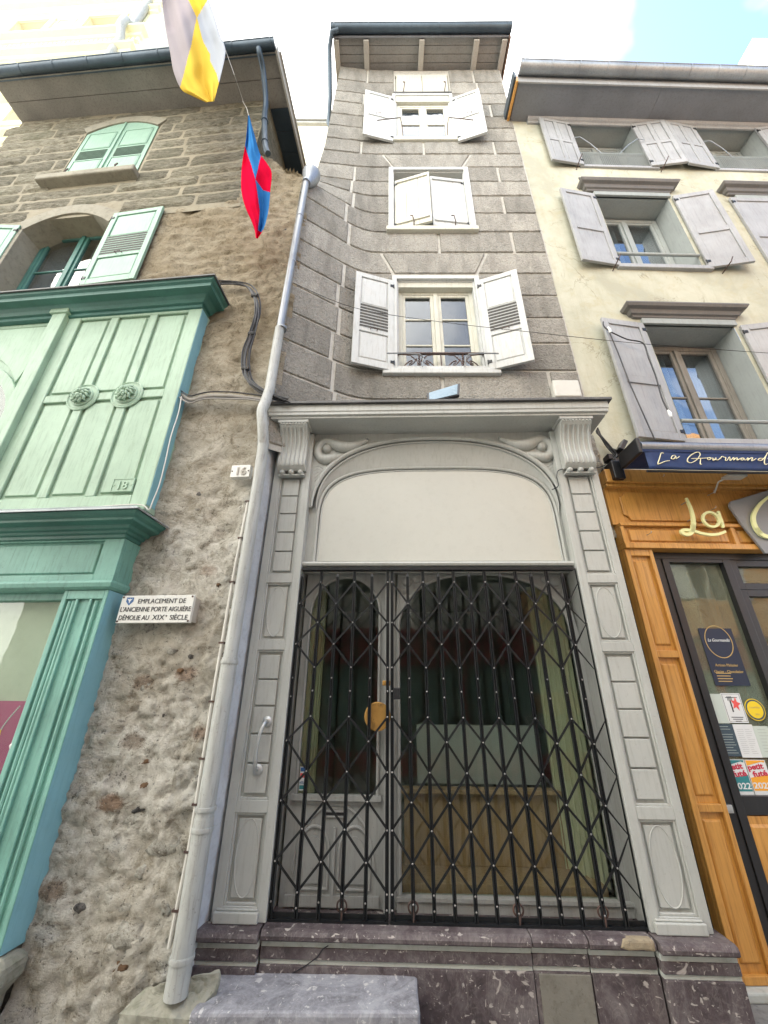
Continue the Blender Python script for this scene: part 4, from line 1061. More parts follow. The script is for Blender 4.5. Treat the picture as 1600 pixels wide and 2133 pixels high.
# stone window surrounds
def archtop(u0, u1, zs_, rise, n=18): 
    cu = (u0 + u1) / 2; hw = (u1 - u0) / 2
    return [(cu - hw + 2 * hw * i / n, zs_ + rise * (1 - ((i / n) * 2 - 1) ** 2)) for i in range(n + 1)]
LS = paint('pale_lintel_stone', (.26, .24, .185), .9, .15, (.14, .12, .09), .5, False, bstr=.6)
m = MB(FL); a = archtop(HT[0] + .02, HT[1] - .02, 10.16, .24); m.band([(u * 1.0 + (u + 3.32) * .18, z + .17) for u, z in a], a, -.1, .02)
m.build('stone_surround', LS, LH, bevel=.006)
m = MB(FL); m.box(-4.16, -2.60, -.1, .135, 8.56, 8.69); q = m.build('sill', LS, LH, bevel=.02)
m = MB(FL); a = archtop(HL[0] + .03, HL[1] - .0, 7.50, .30); m.band([(u + (u + 3.37) * .16, z + .20) for u, z in a], a, -.30, .018)
m.band(archtop(HL[0] + .03, HL[1], 7.74, .2), a, -.35, -.28)
m.box(HL[0] - .16, HL[0] + .035, -.32, .015, HL[2] - .2, 7.52); m.build('stone_surround', LS, LH, bevel=.006)
# closed arched shutters, upper window
for half, lab in (((-3.95, -3.325), 1), ((-3.315, -2.69), -1)):
    u0, u1 = half; m = MB(FL); 
    top = [(u, z) for u, z in archtop(-3.95, -2.69, 10.14, .26, 40) if u0 - .001 <= u <= u1 + .001]
    poly = [(u0, 8.72)] + [(u0, top[0][1])] + top + [(u1, top[-1][1]), (u1, 8.72)]
    m.prism([(u0, 8.72), (u1, 8.72)] + [(u1, top[-1][1])] + top[::-1] + [(u0, top[0][1])], -.035, .0)
    i0, i1 = u0 + .075, u1 - .075
    zt = min(top[3][1], top[-4][1]) - .09
    m.frame(i0 - .01, i1 + .01, 8.82, 9.28, .012, 0, .010); m.frame(i0 - .01, i1 + .01, 9.62, zt, .012, 0, .010)
    m.field(i0 + .01, i1 - .01, 8.84, 9.26, 0, .008); m.field(i0 + .01, i1 - .01, 9.64, zt - .02, 0, .008)
    for k in range(7):
        z = 9.33 + k * .037; m.add([(i0, .012, z), (i1, .012, z), (i1, .0, z + .03), (i0, .0, z + .03), (i0, .0, z), (i1, .0, z)], [(0, 1, 2, 3), (0, 4, 5, 1), (0, 3, 4), (1, 5, 2)])
    o = m.build('shutter', M['shut_g'], LH, bevel=.002, seg=1)
    sl_ = MB(FL)
    for k in range(7): sl_.box(i0, i1, .0005, .004, 9.33 + k * .037 - .010, 9.33 + k * .037 - .001)
    sl_.build('louvre_shade_strip', M['ink'], o)  # black strips stand in for the shade between these slats
m = MB(FL); m.box(-3.335, -3.305, 0, .02, 8.72, 10.38); m.build('cover_strip', M['shut_g'], LH, bevel=.003)
for u in (-3.78, -2.98): stay(LH, [FL.P(u, .06, 8.69), FL.P(u + .02, .10, 8.78), FL.P(u + .03, .09, 8.86), FL.P(u - .05, .06, 8.90)], .010)
# lower window with open shutters
w = casement(LH, FL, HL[0] + .035, HL[1] - .02, HL[2], 7.80, -.26, 2, M['teal_dk'], .06, M['cloth_w'])
w['label'] = 'dark green arched casement with net curtains above the green bay'
fr, zb, zt = leafpx(FL, .02, (236, 444), (166, 593), (339, 423), (280, 584)); leaf(LH, fr, zb, zt, 'louvre', M['shut_g'])
p1 = FL.P(HL[0] - .02, .03, 0); p0 = FL.P(HL[0] - .66, .10, 0); fr = frame2(p0, p1); fr.hinge_left = False; leaf(LH, fr, 6.22, 7.60, 'louvre', M['shut_g'])
# eaves, gutter, side verge
U0, U1 = -5.5, -.57
def soffslab(m, d0, d1, zo0, zo1, u0=U0, u1=U1):
    a, b = soffz(u0) + zo0, soffz(u1) + zo0; c, e = soffz(u0) + zo1, soffz(u1) + zo1
    m.add([(u0, d0, a), (u1, d0, b), (u1, d1, b), (u0, d1, a), (u0, d0, c), (u1, d0, e), (u1, d1, e), (u0, d1, c)], [(0, 1, 2, 3), (7, 6, 5, 4), (0, 4, 5, 1), (1, 5, 6, 2), (2, 6, 7, 3), (3, 7, 4, 0)])
m = MB(FL); soffslab(m, -.1, .245, .04, .07); soffslab(m, .252, .53, .04, .07); m.build('soffit_boards', M['soffit'], LH)
m = MB(FL)
for i in range(12): soffslab(m, -.105 - .3 * (i + 1) + .006, -.105 - .3 * i, .03, .06, -.9, U1)
m.build('verge_soffit', M['zinc_dk'], LH)
m = MB(FL); soffslab(m, -4.2, .5, .09, .13); m.build('roof', M['tile'], LH)
m = MB(FL); soffslab(m, .53, .545, .0, .17); m.build('fascia_board', M['soffit'], LH)
m = MB(FL); soffslab(m, -4.0, .57, .0, .15, U1, U1 + .03); soffslab(m, -4.0, .5, .14, .17, U1 - .05, U1 + .06); m.build('verge_board', M['rafter'], LH)
m = MB(FL)
k = 0; u = U0 + .1
while u < U1: 
    z = soffz(u) + .13; m.tube([(u, .58, z), (u, .2, z + .10), (u, -.6, z + .34)], .065, 10); u += .19
build_each(m, 'roof_tile', M['tile'], LH, smooth=True)
class Tilt:
    def P(s, u, d, z): return FL.P(u, d, z + soffz(u) - 10.6)
g = gutter(LH, Tilt(), U0 - .02, U1 + .02, .550, 10.635, .068, M['zinc_dk'], .62)
# downpipe from the corner of that gutter
dp = thing('downpipe', 'short zinc downpipe running down the upper corner of the brown stone house', 'downpipe', FL.P(-.72, .3, 8.7))
m = MB(FL); m.tube(spline([(-.80, .61, 10.50), (-.79, .56, 10.44), (-.79, .40, 10.38), (-.80, .16, 10.10), (-.80, .10, 9.8), (-.72, .09, 9.2), (-.66, .08, 8.85), (-.62, .06, 8.74)], 5), .042, 12)
m.build('pipe', M['zinc_dk'], dp, smooth=True)
m = MB(FL)
for q in ((-.775, .095, 9.62), (-.69, .085, 9.0)): m.tube([q, (q[0] - .003, q[1], q[2] + .03)], .052, 12)
build_each(m, 'collar', M['zinc_dk'], dp, smooth=True)

# ------------------------------------------------------------------ green timber bay + shopfront of the left house
GB = thing('green_shopfront', 'green panelled timber shopfront with carved rosettes and cornices on the rubble house', 'shopfront', FL.P(-2.2, .15, .3))
B = .13
m = MB(FL); m.box(-4.6, -.885, -.05, B - .028, 3.02, 5.46)
def strips(m, lst, d0, d1):
    for a, b, c, e in lst: m.box(a, b, d0, d1, c, e)
strips(m, [(-1.035, -.885, 3.02, 5.46), (-2.44, -2.29, 3.02, 5.46)], B - .028, B)
strips(m, [(-2.29, -1.035, 5.40, 5.46), (-2.29, -1.035, 3.02, 3.165)], B - .028, B - .001)
strips(m, [(-1.925, -1.835, 3.165, 5.40), (-1.475, -1.385, 3.165, 5.40)], B - .028, B - .002)
strips(m, [(-2.29, -1.925, 4.235, 4.325), (-1.835, -1.475, 4.235, 4.325), (-1.385, -1.035, 4.235, 4.325)], B - .028, B - .003)
bw = m.build('panelled_wall', M['bay'], GB, bevel=.005, seg=1)
m = MB(FL)
for a, b in ((-2.28, -1.935), (-1.825, -1.485), (-1.375, -1.045)):
    for c, e in ((3.18, 4.22), (4.34, 5.39)): m.field(a + .02, b - .02, c + .015, e - .015, B - .028, B - .010, .01)
build_each(m, 'raised_panel', M['bay'], bw, bevel=.002)
m = MB(FL)
for cu in (-1.873, -1.410):
    for k in range(2): m.tube([(cu + (.155 - .02 * k) * math.cos(a * PI / 20), B + .0, 4.276 + (.155 - .02 * k) * math.sin(a * PI / 20)) for a in range(41)], .009 - .003 * k, 6, cap=False)
    m.lathe(cu, 4.276, [(.146, -.02), (.146, .002), (.125, .004)], 32, B); m.build('rosette_ring', M['bay'], GB, smooth=True); m = MB(FL)
pass
for cu in (-1.873, -1.410):
    m = MB(FL); m.lathe(cu, 4.276, [(.112, 0), (.112, .014), (.10, .020), (.085, .018), (.05, .03), (.02, .04)], 28, B)
    for tier, (r0, r1, n, hgt, wd_) in enumerate(((.035, .100, 11, .030, .016), (.02, .068, 8, .048, .014))):
        for k in range(n):
            a = 2 * PI * k / n + tier * .3; pts = []
            for i in range(5):
                r = r0 + (r1 - r0) * i / 4; a2 = a + .25 * math.sin(i * 1.4); pts.append((cu + r * math.cos(a2), B + .014 + hgt * math.sin(PI * (i + .6) / 5.2), 4.276 + r * math.sin(a2)))
            m.tube(pts, [wd_ * .4, wd_ * .9, wd_, wd_ * .8, wd_ * .3], 6)
    m.lathe(cu, 4.262, [(.026, 0), (.024, .018), (.012, .03)], 10, B + .045)
    for s in (-1, 1): m.lathe(cu + s * .024, 4.292, [(.012, 0), (.010, .01), (.004, .014)], 8, B + .045)
    m.build('rosette', M['bay'], GB, smooth='all')
# pilaster strip, left section with arched window
m = MB(FL); m.box(-2.60, -2.44, B - .03, B + .055, 3.02, 5.50); m.box(-2.63, -2.41, B - .03, B + .075, 5.46, 5.53); m.build('pilaster_strip', M['bay'], GB, bevel=.008)
m = MB(FL); ac = -3.42; hw = .78
ai = [(ac - hw, 3.2)] + ell(ac, 4.02, hw, .70, 24, PI, 0, True) + [(ac + hw, 3.2)]; ao = [(ac - hw - .10, 3.2)] + ell(ac, 4.02, hw + .10, .84, 24, PI, 0, True) + [(ac + hw + .10, 3.2)]
m.band(ao, ai, B - .028, B + .015); m.build('arch_frame', M['bay'], GB, bevel=.008)
m = MB(FL); m.prism(ai, B - .026, B - .018); m.build('arched_pane', M['glass_s'], GB); m = MB(FL); m.prism(ai, B - .0275, B - .0265); m.build('pane_backing', M['room'], GB)
m = MB(FL); tl = [(-4.5, 5.36), (-2.66, 5.36), (-2.66, 4.84)] + [(ac + (hw + .02) * math.cos(a), 4.06 + .93 * math.sin(a)) for a in [PI * (.17 + i * .66 / 12) for i in range(13)]] + [(-4.5, 4.6)]
m.prism(tl, B - .028, B - .012); m.build('raised_panels', M['bay'], GB, bevel=.006)
m = MB(FL); m.tube([(u, B - .012, z) for u, z in tl[:3]], .010, 6); m.build('panel_edge', M['bay'], GB)
# cornices
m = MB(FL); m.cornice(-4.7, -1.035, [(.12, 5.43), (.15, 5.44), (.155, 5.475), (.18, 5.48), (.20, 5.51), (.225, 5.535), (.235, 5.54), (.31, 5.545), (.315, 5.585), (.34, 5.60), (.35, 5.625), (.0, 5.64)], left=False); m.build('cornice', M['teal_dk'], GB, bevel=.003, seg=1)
m = MB(FL); m.cornice(-4.7, -1.035, [(.0, 5.642), (.352, 5.627), (.37, 5.622), (.37, 5.640), (.0, 5.668)], left=False); m.build('cornice_cap', M['lead'], GB)
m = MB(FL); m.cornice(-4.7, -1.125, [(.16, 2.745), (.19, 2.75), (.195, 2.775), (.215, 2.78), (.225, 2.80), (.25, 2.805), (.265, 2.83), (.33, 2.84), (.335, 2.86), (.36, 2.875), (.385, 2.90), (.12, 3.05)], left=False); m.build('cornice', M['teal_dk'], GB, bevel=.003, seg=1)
m = MB(FL); m.cornice(-4.7, -1.125, [(.12, 3.055), (.387, 2.905), (.402, 2.897), (.402, 2.912), (.12, 3.072)], left=False); m.build('cornice_cap', M['zinc'], GB, bevel=.003, seg=1)
# lower shopfront
P_ = .17
m = MB(FL); m.box(-4.7, -.945, -.05, P_ - .03, 2.40, 2.75); m.box(-1.11, -.945, P_ - .03, P_, 2.40, 2.75); m.box(-4.7, -1.11, P_ - .03, P_ - .001, 2.40, 2.455); m.box(-4.7, -1.11, P_ - .03, P_ - .001, 2.735, 2.75)
m.field(-4.6, -1.14, 2.47, 2.725, P_ - .03, P_ - .018); m.build('fascia', M['teal'], GB, bevel=.004)
m = MB(FL); m.cornice(-4.7, -1.125, [(.15, 2.335), (.18, 2.34), (.20, 2.355), (.21, 2.385), (.20, 2.405), (.15, 2.41)], left=False); m.build('string_moulding', M['teal'], GB, bevel=.004)
m = MB(FL); m.box(-1.305, -.950, .0, P_ - .022, .33, 2.335)
m.box(-1.305, -1.275, P_ - .022, P_, .33, 2.335); m.box(-.980, -.950, P_ - .022, P_, .33, 2.335)
m.box(-1.275, -.98, P_ - .022, P_ - .001, 2.27, 2.335); m.box(-1.275, -.98, P_ - .022, P_ - .001, .33, .40)
m.box(-1.195, -1.175, P_ - .022, P_ - .002, .40, 2.27); m.box(-1.085, -1.065, P_ - .022, P_ - .002, .40, 2.27)
pl_ = m.build('pilaster', M['teal'], GB, bevel=.004)
m = MB(FL)
for u in (-1.245, -1.213, -1.03): m.tube([(u, P_ - .018, .42), (u, P_ - .018, 2.255)], .0145, 8)
build_each(m, 'reeding', M['teal'], pl_, smooth=True)
m = MB(FL); m.quad((-.948, .0, .33), (-.948, P_ - .002, .33), (-.948, P_ - .002, 2.335), (-.948, .0, 2.335)); m.box(-.950, -.9485 + .002, -.02, P_ - .006, .33, 2.334); m.build('side_board', M['teal_bl'], GB)
m = MB(FL); m.box(-.885, -.882, .0, B - .004, 3.07, 5.43); m.build('bay_side_board', M['teal_bl'], GB)
m = MB(FL); m.frame(-2.9, -1.31, .36, 2.335, .055, .02, .10, .05); m.box(-1.345, -1.31, .10, .135, .36, 2.335); m.build('display_frame', M['teal'], GB, bevel=.004)
m = MB(FL); m.box(-2.85, -1.36, .06, .065, .4, 2.29); m.build('pane', M['glass_s'], GB)
m = MB(FL); m.box(-2.9, -1.31, -.05, .005, .36, 2.335); m.build('window_backing', M['frost'], GB)
m = MB(FL); m.lathe(-1.325, 1.31, [(.02, 0), (.018, .008), (.010, .010)], 12, .135); m.build('keyhole_plate', M['steel'], GB)
po = thing('jewellery_poster', 'magenta poster with a bead necklace in the green shop window', 'poster', FL.P(-1.7, .045, 1.1))
m = MB(FL); m.box(-2.1, -1.40, .040, .044, .9, 1.575); m.build('sheet', M['mag'], po)
m = MB(FL)
for s, off in ((-1, 0), (1, .0)):
    for i in range(15):
        t = i / 14; u = -1.555 + s * (.015 + .075 * t ** 1.3); z = 1.40 + .14 * t
        m.lathe(u, z, [(.006, 0), (.005, .003)], 6, .0445)
build_each(m, 'bead', M['paper'], po)
m = MB(FL); m.prism([(-1.575, 1.36), (-1.555, 1.335), (-1.535, 1.36), (-1.54, 1.395), (-1.57, 1.395)], .0445, .046); m.build('pendant', M['yel_p'], po)
text('MADE', FL, -1.66, 1.29, .0445, .02, M['goldtext'], po)
bs = MB(FL); bs.prism([(-3.2, .325), (-1.0, .325), (-.92, .32), (-.875, .295), (-.88, .22), (-.95, .14), (-.98, -.3), (-3.2, -.3)], .02, .20); q = bs.build('shop_base_stone', M['curb'], None, bevel=.03); worn(q, .02, 3); tag(q, 'rounded grey base stone under the corner of the green shopfront', 'base stone')

# ------------------------------------------------------------------ signs on the rubble wall
def plate(name, label, cat, u0, u1, z0, z1, d, mat, t=.02): 
    th_ = thing(name, label, cat, FL.P((u0 + u1) / 2, d, z0)); mm = MB(FL); mm.box(u0, u1, d - t, d, z0, z1); mm.build('plate', mat, th_, bevel=.003); return th_
pq = plate('wall_plaque', 'white enamel plaque with black lettering and a blue shield', 'plaque', -.868, -.298, 2.100, 2.302, .115, M['plaque'], .03)
m = MB(FL); m.box(-.85, -.31, -.03, .085, 2.115, 2.29); m.build('backing_block', M['rafter'], pq)
text('EMPLACEMENT DE', FL, -.735, 2.242, .115, .036, M['ink'], pq, fit=.375)
text("L'ANCIENNE PORTE AIGUIÈRE", FL, -.858, 2.182, .115, .036, M['ink'], pq, fit=.55)
text('DÉMOLIE AU', FL, -.853, 2.121, .115, .036, M['ink'], pq, fit=.235)
text('XIX', FL, -.590, 2.121, .115, .038, M['ink'], pq, fit=.095)
text('e', FL, -.488, 2.143, .115, .018, M['ink'], pq, xs=1)
text('SIÈCLE', FL, -.455, 2.121, .115, .036, M['ink'], pq, fit=.135)
m = MB(FL); su, sz = -.800, 2.262
m.prism([(su - .028, sz + .026), (su - .028, sz - .005), (su, sz - .034), (su + .028, sz - .005), (su + .028, sz + .026)], .115, .117); m.build('shield', M['blue_p'], pq)
m = MB(FL)
for P0 in ([(su, sz - .02), (su - .006, sz), (su - .022, sz + .018), (su - .004, sz + .01), (su, sz + .02), (su + .004, sz + .01), (su + .022, sz + .018), (su + .006, sz)],): m.prism(P0, .117, .1185)
m.build('shield_bird', M['paper'], pq)
m = MB(FL)
for u, z in ((-.855, 2.290), (-.312, 2.290), (-.857, 2.112), (-.310, 2.112)): m.lathe(u, z, [(.008, 0), (.007, .004), (.003, .006)], 8, .115)
build_each(m, 'rivet', M['iron'], pq)
n6 = plate('house_number_plate', 'small cream number plate reading 16 on the rough wall beside the drainpipe', 'number plate', -.228, -.058, 3.330, 3.450, .075, M['plaque'], .05)
text('16', FL, -.190, 3.352, .075, .075, M['rafter'], n6, depth=.008, xs=1.0, bold=.02)
m = MB(FL); 
for u, z in ((-.215, 3.39), (-.07, 3.39)): m.lathe(u, z, [(.007, 0), (.006, .004)], 8, .075)
build_each(m, 'rivet', M['iron'], n6)
n8 = plate('house_number_plate', 'green painted number plate reading 18 on the panelled green bay', 'number plate', -1.245, -1.045, 3.195, 3.325, B + .004, M['bay'], .022)
text('18', FL, -1.200, 3.222, B + .004, .075, M['bay'], n8, depth=.010, xs=1.0, bold=.02)
m = MB(FL); m.frame(-1.242, -1.048, 3.198, 3.322, .006, B + .004, B + .009)
for u in (-1.225, -1.065): m.lathe(u, 3.26, [(.008, 0), (.006, .005)], 8, B + .004)
m.build('raised_rim', M['bay'], n8)

# ------------------------------------------------------------------ loose stones set in the wall that stand out
def stone(u, z, w, h, mat, rot=0, d=.02, label=None):
    mm = MB(FL); n = 14; ringz = []
    for j, (k, dd) in enumerate(((1.0, -.05), (.97, -.012), (.80, .008), (.45, .016))):
        for i in range(n):
            a = 2 * PI * i / n; rr = k * (1 + .55 * noise.noise(Vector((u * 9 + math.cos(a) * 1.7, z * 9 + math.sin(a) * 1.7, 1))) + .2 * noise.noise(Vector((a * 3, u * 40, z))))
            x = rr * w / 2 * math.cos(a); y = rr * h / 2 * math.sin(a); ringz.append((u + x * math.cos(rot) - y * math.sin(rot), d + dd + .012 * noise.noise(Vector((u + x * 30, z + y * 30, j))), z + x * math.sin(rot) + y * math.cos(rot)))
    f = [(j * n + i, j * n + (i + 1) % n, (j + 1) * n + (i + 1) % n, (j + 1) * n + i) for j in range(3) for i in range(n)] + [tuple(range(3 * n, 4 * n))]
    mm.add(ringz, f); o = mm.build('wall_stone', mat, LH, smooth='all'); return o
def m_stone(name, a, b):
    m, t = nt(name); co = coords(t); n1 = noi(t, co, 14, 7, .75, .6); n2 = noi(t, co, 60, 4, .7)
    col = ramp(t, n1, [(.36, b), (.47, sc(a, .75)), (.6, a)]); col = mixc(t, col, b, ramp(t, n2, [(.34, (.8, .8, .8)), (.45, (0, 0, 0))]))
    return finish(t, m, col, .93, mixc(t, n1, n2, .5), 1.0, .035, spec=.2)
SP = m_stone('pale_quartz_stone', (.47, .45, .39), (.16, .14, .11)); SD = m_stone('soot_dark_stone', (.17, .16, .15), (.03, .03, .03)); SB_ = m_stone('red_brown_stone', (.24, .15, .09), (.08, .05, .035))
for px, py, w, h, mt, r in ((292, 1430, .13, .10, SP, .5), (268, 1710, .16, .09, SP, .3), (330, 1770, .24, .15, SP, .2), (360, 1705, .08, .06, SP, 0), (255, 1960, .24, .12, SP, .1), (188, 1735, .08, .10, SP, .8), (240, 2025, .10, .07, SB_, 0),
                            (285, 1825, .10, .07, SP, .2), (236, 1503, .12, .035, SP, .1), (292, 1640, .10, .05, SB_, .4), (340, 1895, .08, .09, SP, .9), (255, 1895, .14, .10, SP, .1), (150, 1900, .09, .05, SD, 0), (290, 1590, .09, .04, SB_, .2),
                            (355, 1355, .10, .06, SP, 0), (395, 1365, .06, .05, SD, 0), (410, 1025, .06, .04, SD, .3), (405, 1055, .06, .06, SP, 0), (450, 1215, .06, .05, SB_, 0), (370, 1395, .09, .04, SB_, 0), (590, 468, .07, .06, SD, 0), (330, 1490, .05, .06, SD, 0), (280, 1690, .12, .04, SD, .3)):
    u, z = FL.hit(px, py, .03); stone(u, z, w, h, mt, r, rub(u, z) - .012)

# ------------------------------------------------------------------ main drainpipe between the houses
PX, PY = -1.062, 2.945
mp_ = thing('drainpipe', 'long grey drainpipe with hopper head left of the grey shopfront', 'drainpipe', (PX, PY, .12))
m = MB(FG); m.tube(spline([(-1.085, 3.0, 7.95), (-1.088, 2.985, 7.0), (-1.10, 2.98, 5.6), (-1.11, 2.99, 4.62)], 3), .040, 14, world=True); m.build('upper_pipe', M['zinc'], mp_, smooth=True); m = MB(FG); m.tube([(-1.11, 2.985, 5.12), (-1.112, 2.99, 4.30), (-1.105, 2.90, 4.02)], .048, 14, world=True)
m.tube(spline([(-1.105, 2.90, 4.05), (-1.10, 2.86, 3.93), (-1.075, 2.87, 3.78), (PX, 2.92, 3.62)], 4), .047, 14, world=True)
m.tube([(PX, 2.92, 3.64), (PX, PY, 3.3), (PX, PY, 1.82)], .047, 16, world=True)
m.tube([(PX, PY, 1.86), (PX, PY, .92)], .053, 16, world=True); m.tube([(PX, PY, .96), (PX, PY, .33)], .056, 16, world=True); m.tube([(PX, PY, .36), (PX, PY, .20)], .060, 16, world=True)
m.build('pipe', M['pipe'], mp_, smooth=True)
for z, r in ((1.83, .060), (1.0, .062), (.90, .063), (.345, .066), (5.12, .053), (7.9, .045), (7.1, .045), (6.2, .045)):
    m = MB(FG); x, y = (PX, PY) if z < 4 else (-1.088, 2.985); m.tube([(x, y, z - .012), (x, y, z - .005), (x, y, z + .012)], [r * .96, r, r * .97], 16, world=True); m.build('collar', M['pipe'] if z < 4 else M['zinc'], mp_, smooth=True)
m = MB(FG); hx, hy, hz = -1.06, 3.03, 8.05
m.tube([(hx - .01, hy - .03, 7.88), (hx, hy, 7.98), (hx + .01, hy + .02, 8.14), (hx + .01, hy + .03, 8.22), (hx + .01, hy + .03, 8.24)], [.045, .07, .115, .125, .118], 18, world=True); m.build('hopper_head', M['zinc'], mp_, smooth=True)
# white conduit clipped beside it
cd = thing('wall_conduit', 'thin white conduit clipped to the rubble wall left of the drainpipe', 'conduit', FL.P(-.1, .05, .35))
pts = []
for px, py in ((517, 1045), (490, 1180), (452, 1400), (420, 1600), (395, 1760), (352, 1975)):
    u, z = FL.hit(px, py, .075); pts.append((u, .075, z))
m = MB(FL); m.tube(pts, .012, 8); m.build('tube', M['cable_w'], cd, smooth=True)
m = MB(FL)
for i in range(9):
    k = i / 8.6 * (len(pts) - 1); a = int(k); f = k - a; q = [pts[a][j] * (1 - f) + pts[a + 1][j] * f for j in range(3)]; m.box(q[0] - .02, q[0] + .02, .03, .090, q[2] - .006, q[2] + .006)
build_each(m, 'clip', M['iron'], cd)
cb = thing('black_cable', 'dark cable running down the wall corner behind the grey drainpipe', 'cable', FL.P(-.03, .05, 1))
m = MB(FL); pts2 = []
for px, py in ((548, 850), (540, 960), (528, 1060), (520, 1180), (495, 1330), (470, 1500), (440, 1640)):
    u, z = FL.hit(px, py, .06); pts2.append((u, .06, z))
m.tube(spline(pts2, 3), .010, 6); m.build('strand', M['cable'], cb, smooth=True)
# bundle from the bay cornice to the grey house
bd = thing('cable_bundle', 'bundle of black cables looping from the green cornice to the grey cornice', 'cable', FL.P(-.2, .05, 4.1))
for k in range(6):
    m = MB(FL); pp = []
    for i, (px, py) in enumerate(((455, 590), (490, 592), (517, 598), (533, 620), (537, 655), (527, 695), (514, 735), (513, 775), (525, 800), (560, 822), (598, 836))):
        u, z = FL.hit(px + (k - 2.5) * 2.1 + 3 * math.sin(k * 3 + i * .8), py + 3.0 * math.cos(k * 2.1 + i * .5), .06); pp.append((u, .05 + .012 * math.sin(k * 2 + i * .9) + (.02 if z < 7 else 0), z))
    m.tube(spline(pp, 5), .0085, 6); m.build('strand', M['cable'], bd, smooth=True)
m = MB(FL)
for px, py in ((533, 618), (527, 697), (514, 770)):
    u, z = FL.hit(px, py, .06); m.tube([(u - .04, .075, z), (u + .03, .08, z - .01)], .020, 8)
build_each(m, 'cable_tie', M['cable'], bd)
gc = thing('service_tubes', 'grey service tubes running across the rough wall from the green bay to the grey cornice', 'conduit', FL.P(-.5, .06, 4.15))
for k, (o, r, mt) in enumerate(((0, .018, 'conduit'), (5, .009, 'cable'), (-6, .007, 'cable'), (9, .007, 'conduit'))):
    m = MB(FL); pp = []
    for px, py in ((378, 822), (398, 834), (418, 830), (440, 826), (480, 826), (520, 830), (565, 836)):
        u, z = FL.hit(px, py + o + (k % 2) * 2 * math.sin(px), .07); pp.append((u, .075 + .01 * k, z))
    m.tube(spline(pp, 4), r, 8); m.build('tube', M[mt], gc, smooth=True)
pc = thing('cornice_cable', 'thin white cable hanging down the right edge of the green bay', 'cable', FL.P(-.86, .05, 3.0))
m = MB(FL); pp = []
for px, py in ((378, 826), (372, 860), (356, 910), (345, 960), (332, 1010), (318, 1045), (310, 1062), (296, 1052), (250, 1052), (150, 1060), (0, 1068)):
    u, z = FL.hit(px, py, .15); pp.append((u, .15, z))
m.tube(spline(pp, 4), .005, 6); m.build('strand', M['cable_w'], pc)
wc = thing('overhead_wire', 'thin black wire strung across the front of the three houses', 'wire', (0, 3.2, 4.9))
m = MB(FG); pts = [ony(px, py, 3.25) for px, py in ((590, 622), (735, 640), (900, 668), (1110, 692), (1350, 717), (1640, 738))]; pts[0] = FL.P(.03, .0, pts[0].z); m.tube([tuple(p) for p in spline([tuple(p) for p in pts], 6)], .0032, 5, world=True); m.build('strand', M['cable'], wc)

# ------------------------------------------------------------------ things on the cornice
fl = thing('floodlight', 'black floodlight tilted up on the grey cornice below the first floor window', 'floodlight', FS.P(.48, .15, 4.2))
c0 = [ (882, 827), (958, 798), (962, 826), (905, 834)]
fl_y = 3.16
q = [ony(890, 838, fl_y), ony(957, 822, fl_y), ony(958, 798, fl_y + .06), ony(889, 819, fl_y + .06)]
m = MB(FG); nrm = (q[1] - q[0]).cross(q[3] - q[0]).normalized(); 
if nrm.y > 0: nrm = -nrm
cc = sum(q, Vector()) / 4; bk = [cc + (p - cc) * .6 - nrm * .07 for p in q]
m.addw([*q, *[p - nrm * .03 for p in q], *bk], [(0, 1, 2, 3), (4, 5, 9, 8), (5, 6, 10, 9), (6, 7, 11, 10), (7, 4, 8, 11), (8, 9, 10, 11), (0, 4, 5, 1), (1, 5, 6, 2), (2, 6, 7, 3), (3, 7, 4, 0)]); m.build('housing', M['blackm'], fl, bevel=.004)
gi = [cc + (p - cc) * .86 + nrm * .003 for p in q]; m = MB(FG); m.addw([*gi, *[p + nrm * .003 for p in gi]], [(0, 1, 2, 3), (4, 5, 6, 7), (0, 1, 5, 4), (1, 2, 6, 5), (2, 3, 7, 6), (3, 0, 4, 7)]); m.build('lens', paint('floodlight_glass', (.20, .30, .38), .25, .2, dirtamt=.1, streak=False), fl)
m = MB(FG); m.tube([tuple(cc - nrm * .06), tuple(cc - nrm * .08 + Vector((0, .03, -.08))), tuple(cc + Vector((0, .05, -.15)))], .014, 8, world=True); m.build('bracket', M['blackm'], fl)
jb_ = thing('junction_box', 'pale grey plastic junction box on the wall above the right end of the grey cornice', 'junction box', FC.P(2.0, .1, 4.55))
ua, za = FC.hit(1158, 822, .11); ub, zb_ = FC.hit(1205, 795, .11)
m = MB(FC); m.box(ua, ub, .0, .075, za - .02, zb_ + .02); m.build('case', M['plastic'], jb_, bevel=.015, seg=3)
m = MB(FC); m.box(ua - .006, ub + .006, .077, .115, za - .026, zb_ + .026); m.build('lid', M['plastic'], jb_, bevel=.018, seg=3)
# kerb stone at the foot of the drainpipe
m = MB(FG); kv = [tuple(onz(px, py, z)) for px, py, z in ((245, 2112, .14), (398, 2125, .15), (452, 2062, .20), (458, 2022, .27), (365, 2040, .27), (300, 2062, .20))]
m.addw(kv + [(x, y, -.12) for x, y, _ in kv], [(0, 1, 2, 3, 4, 5)] + [(i, (i + 1) % 6, 6 + (i + 1) % 6, 6 + i) for i in range(6)]); q = m.build('kerb_stone', M['curb'], None, bevel=.04); worn(q, .05); tag(q, 'mossy sloping kerb stone at the foot of the drainpipe', 'kerb stone')

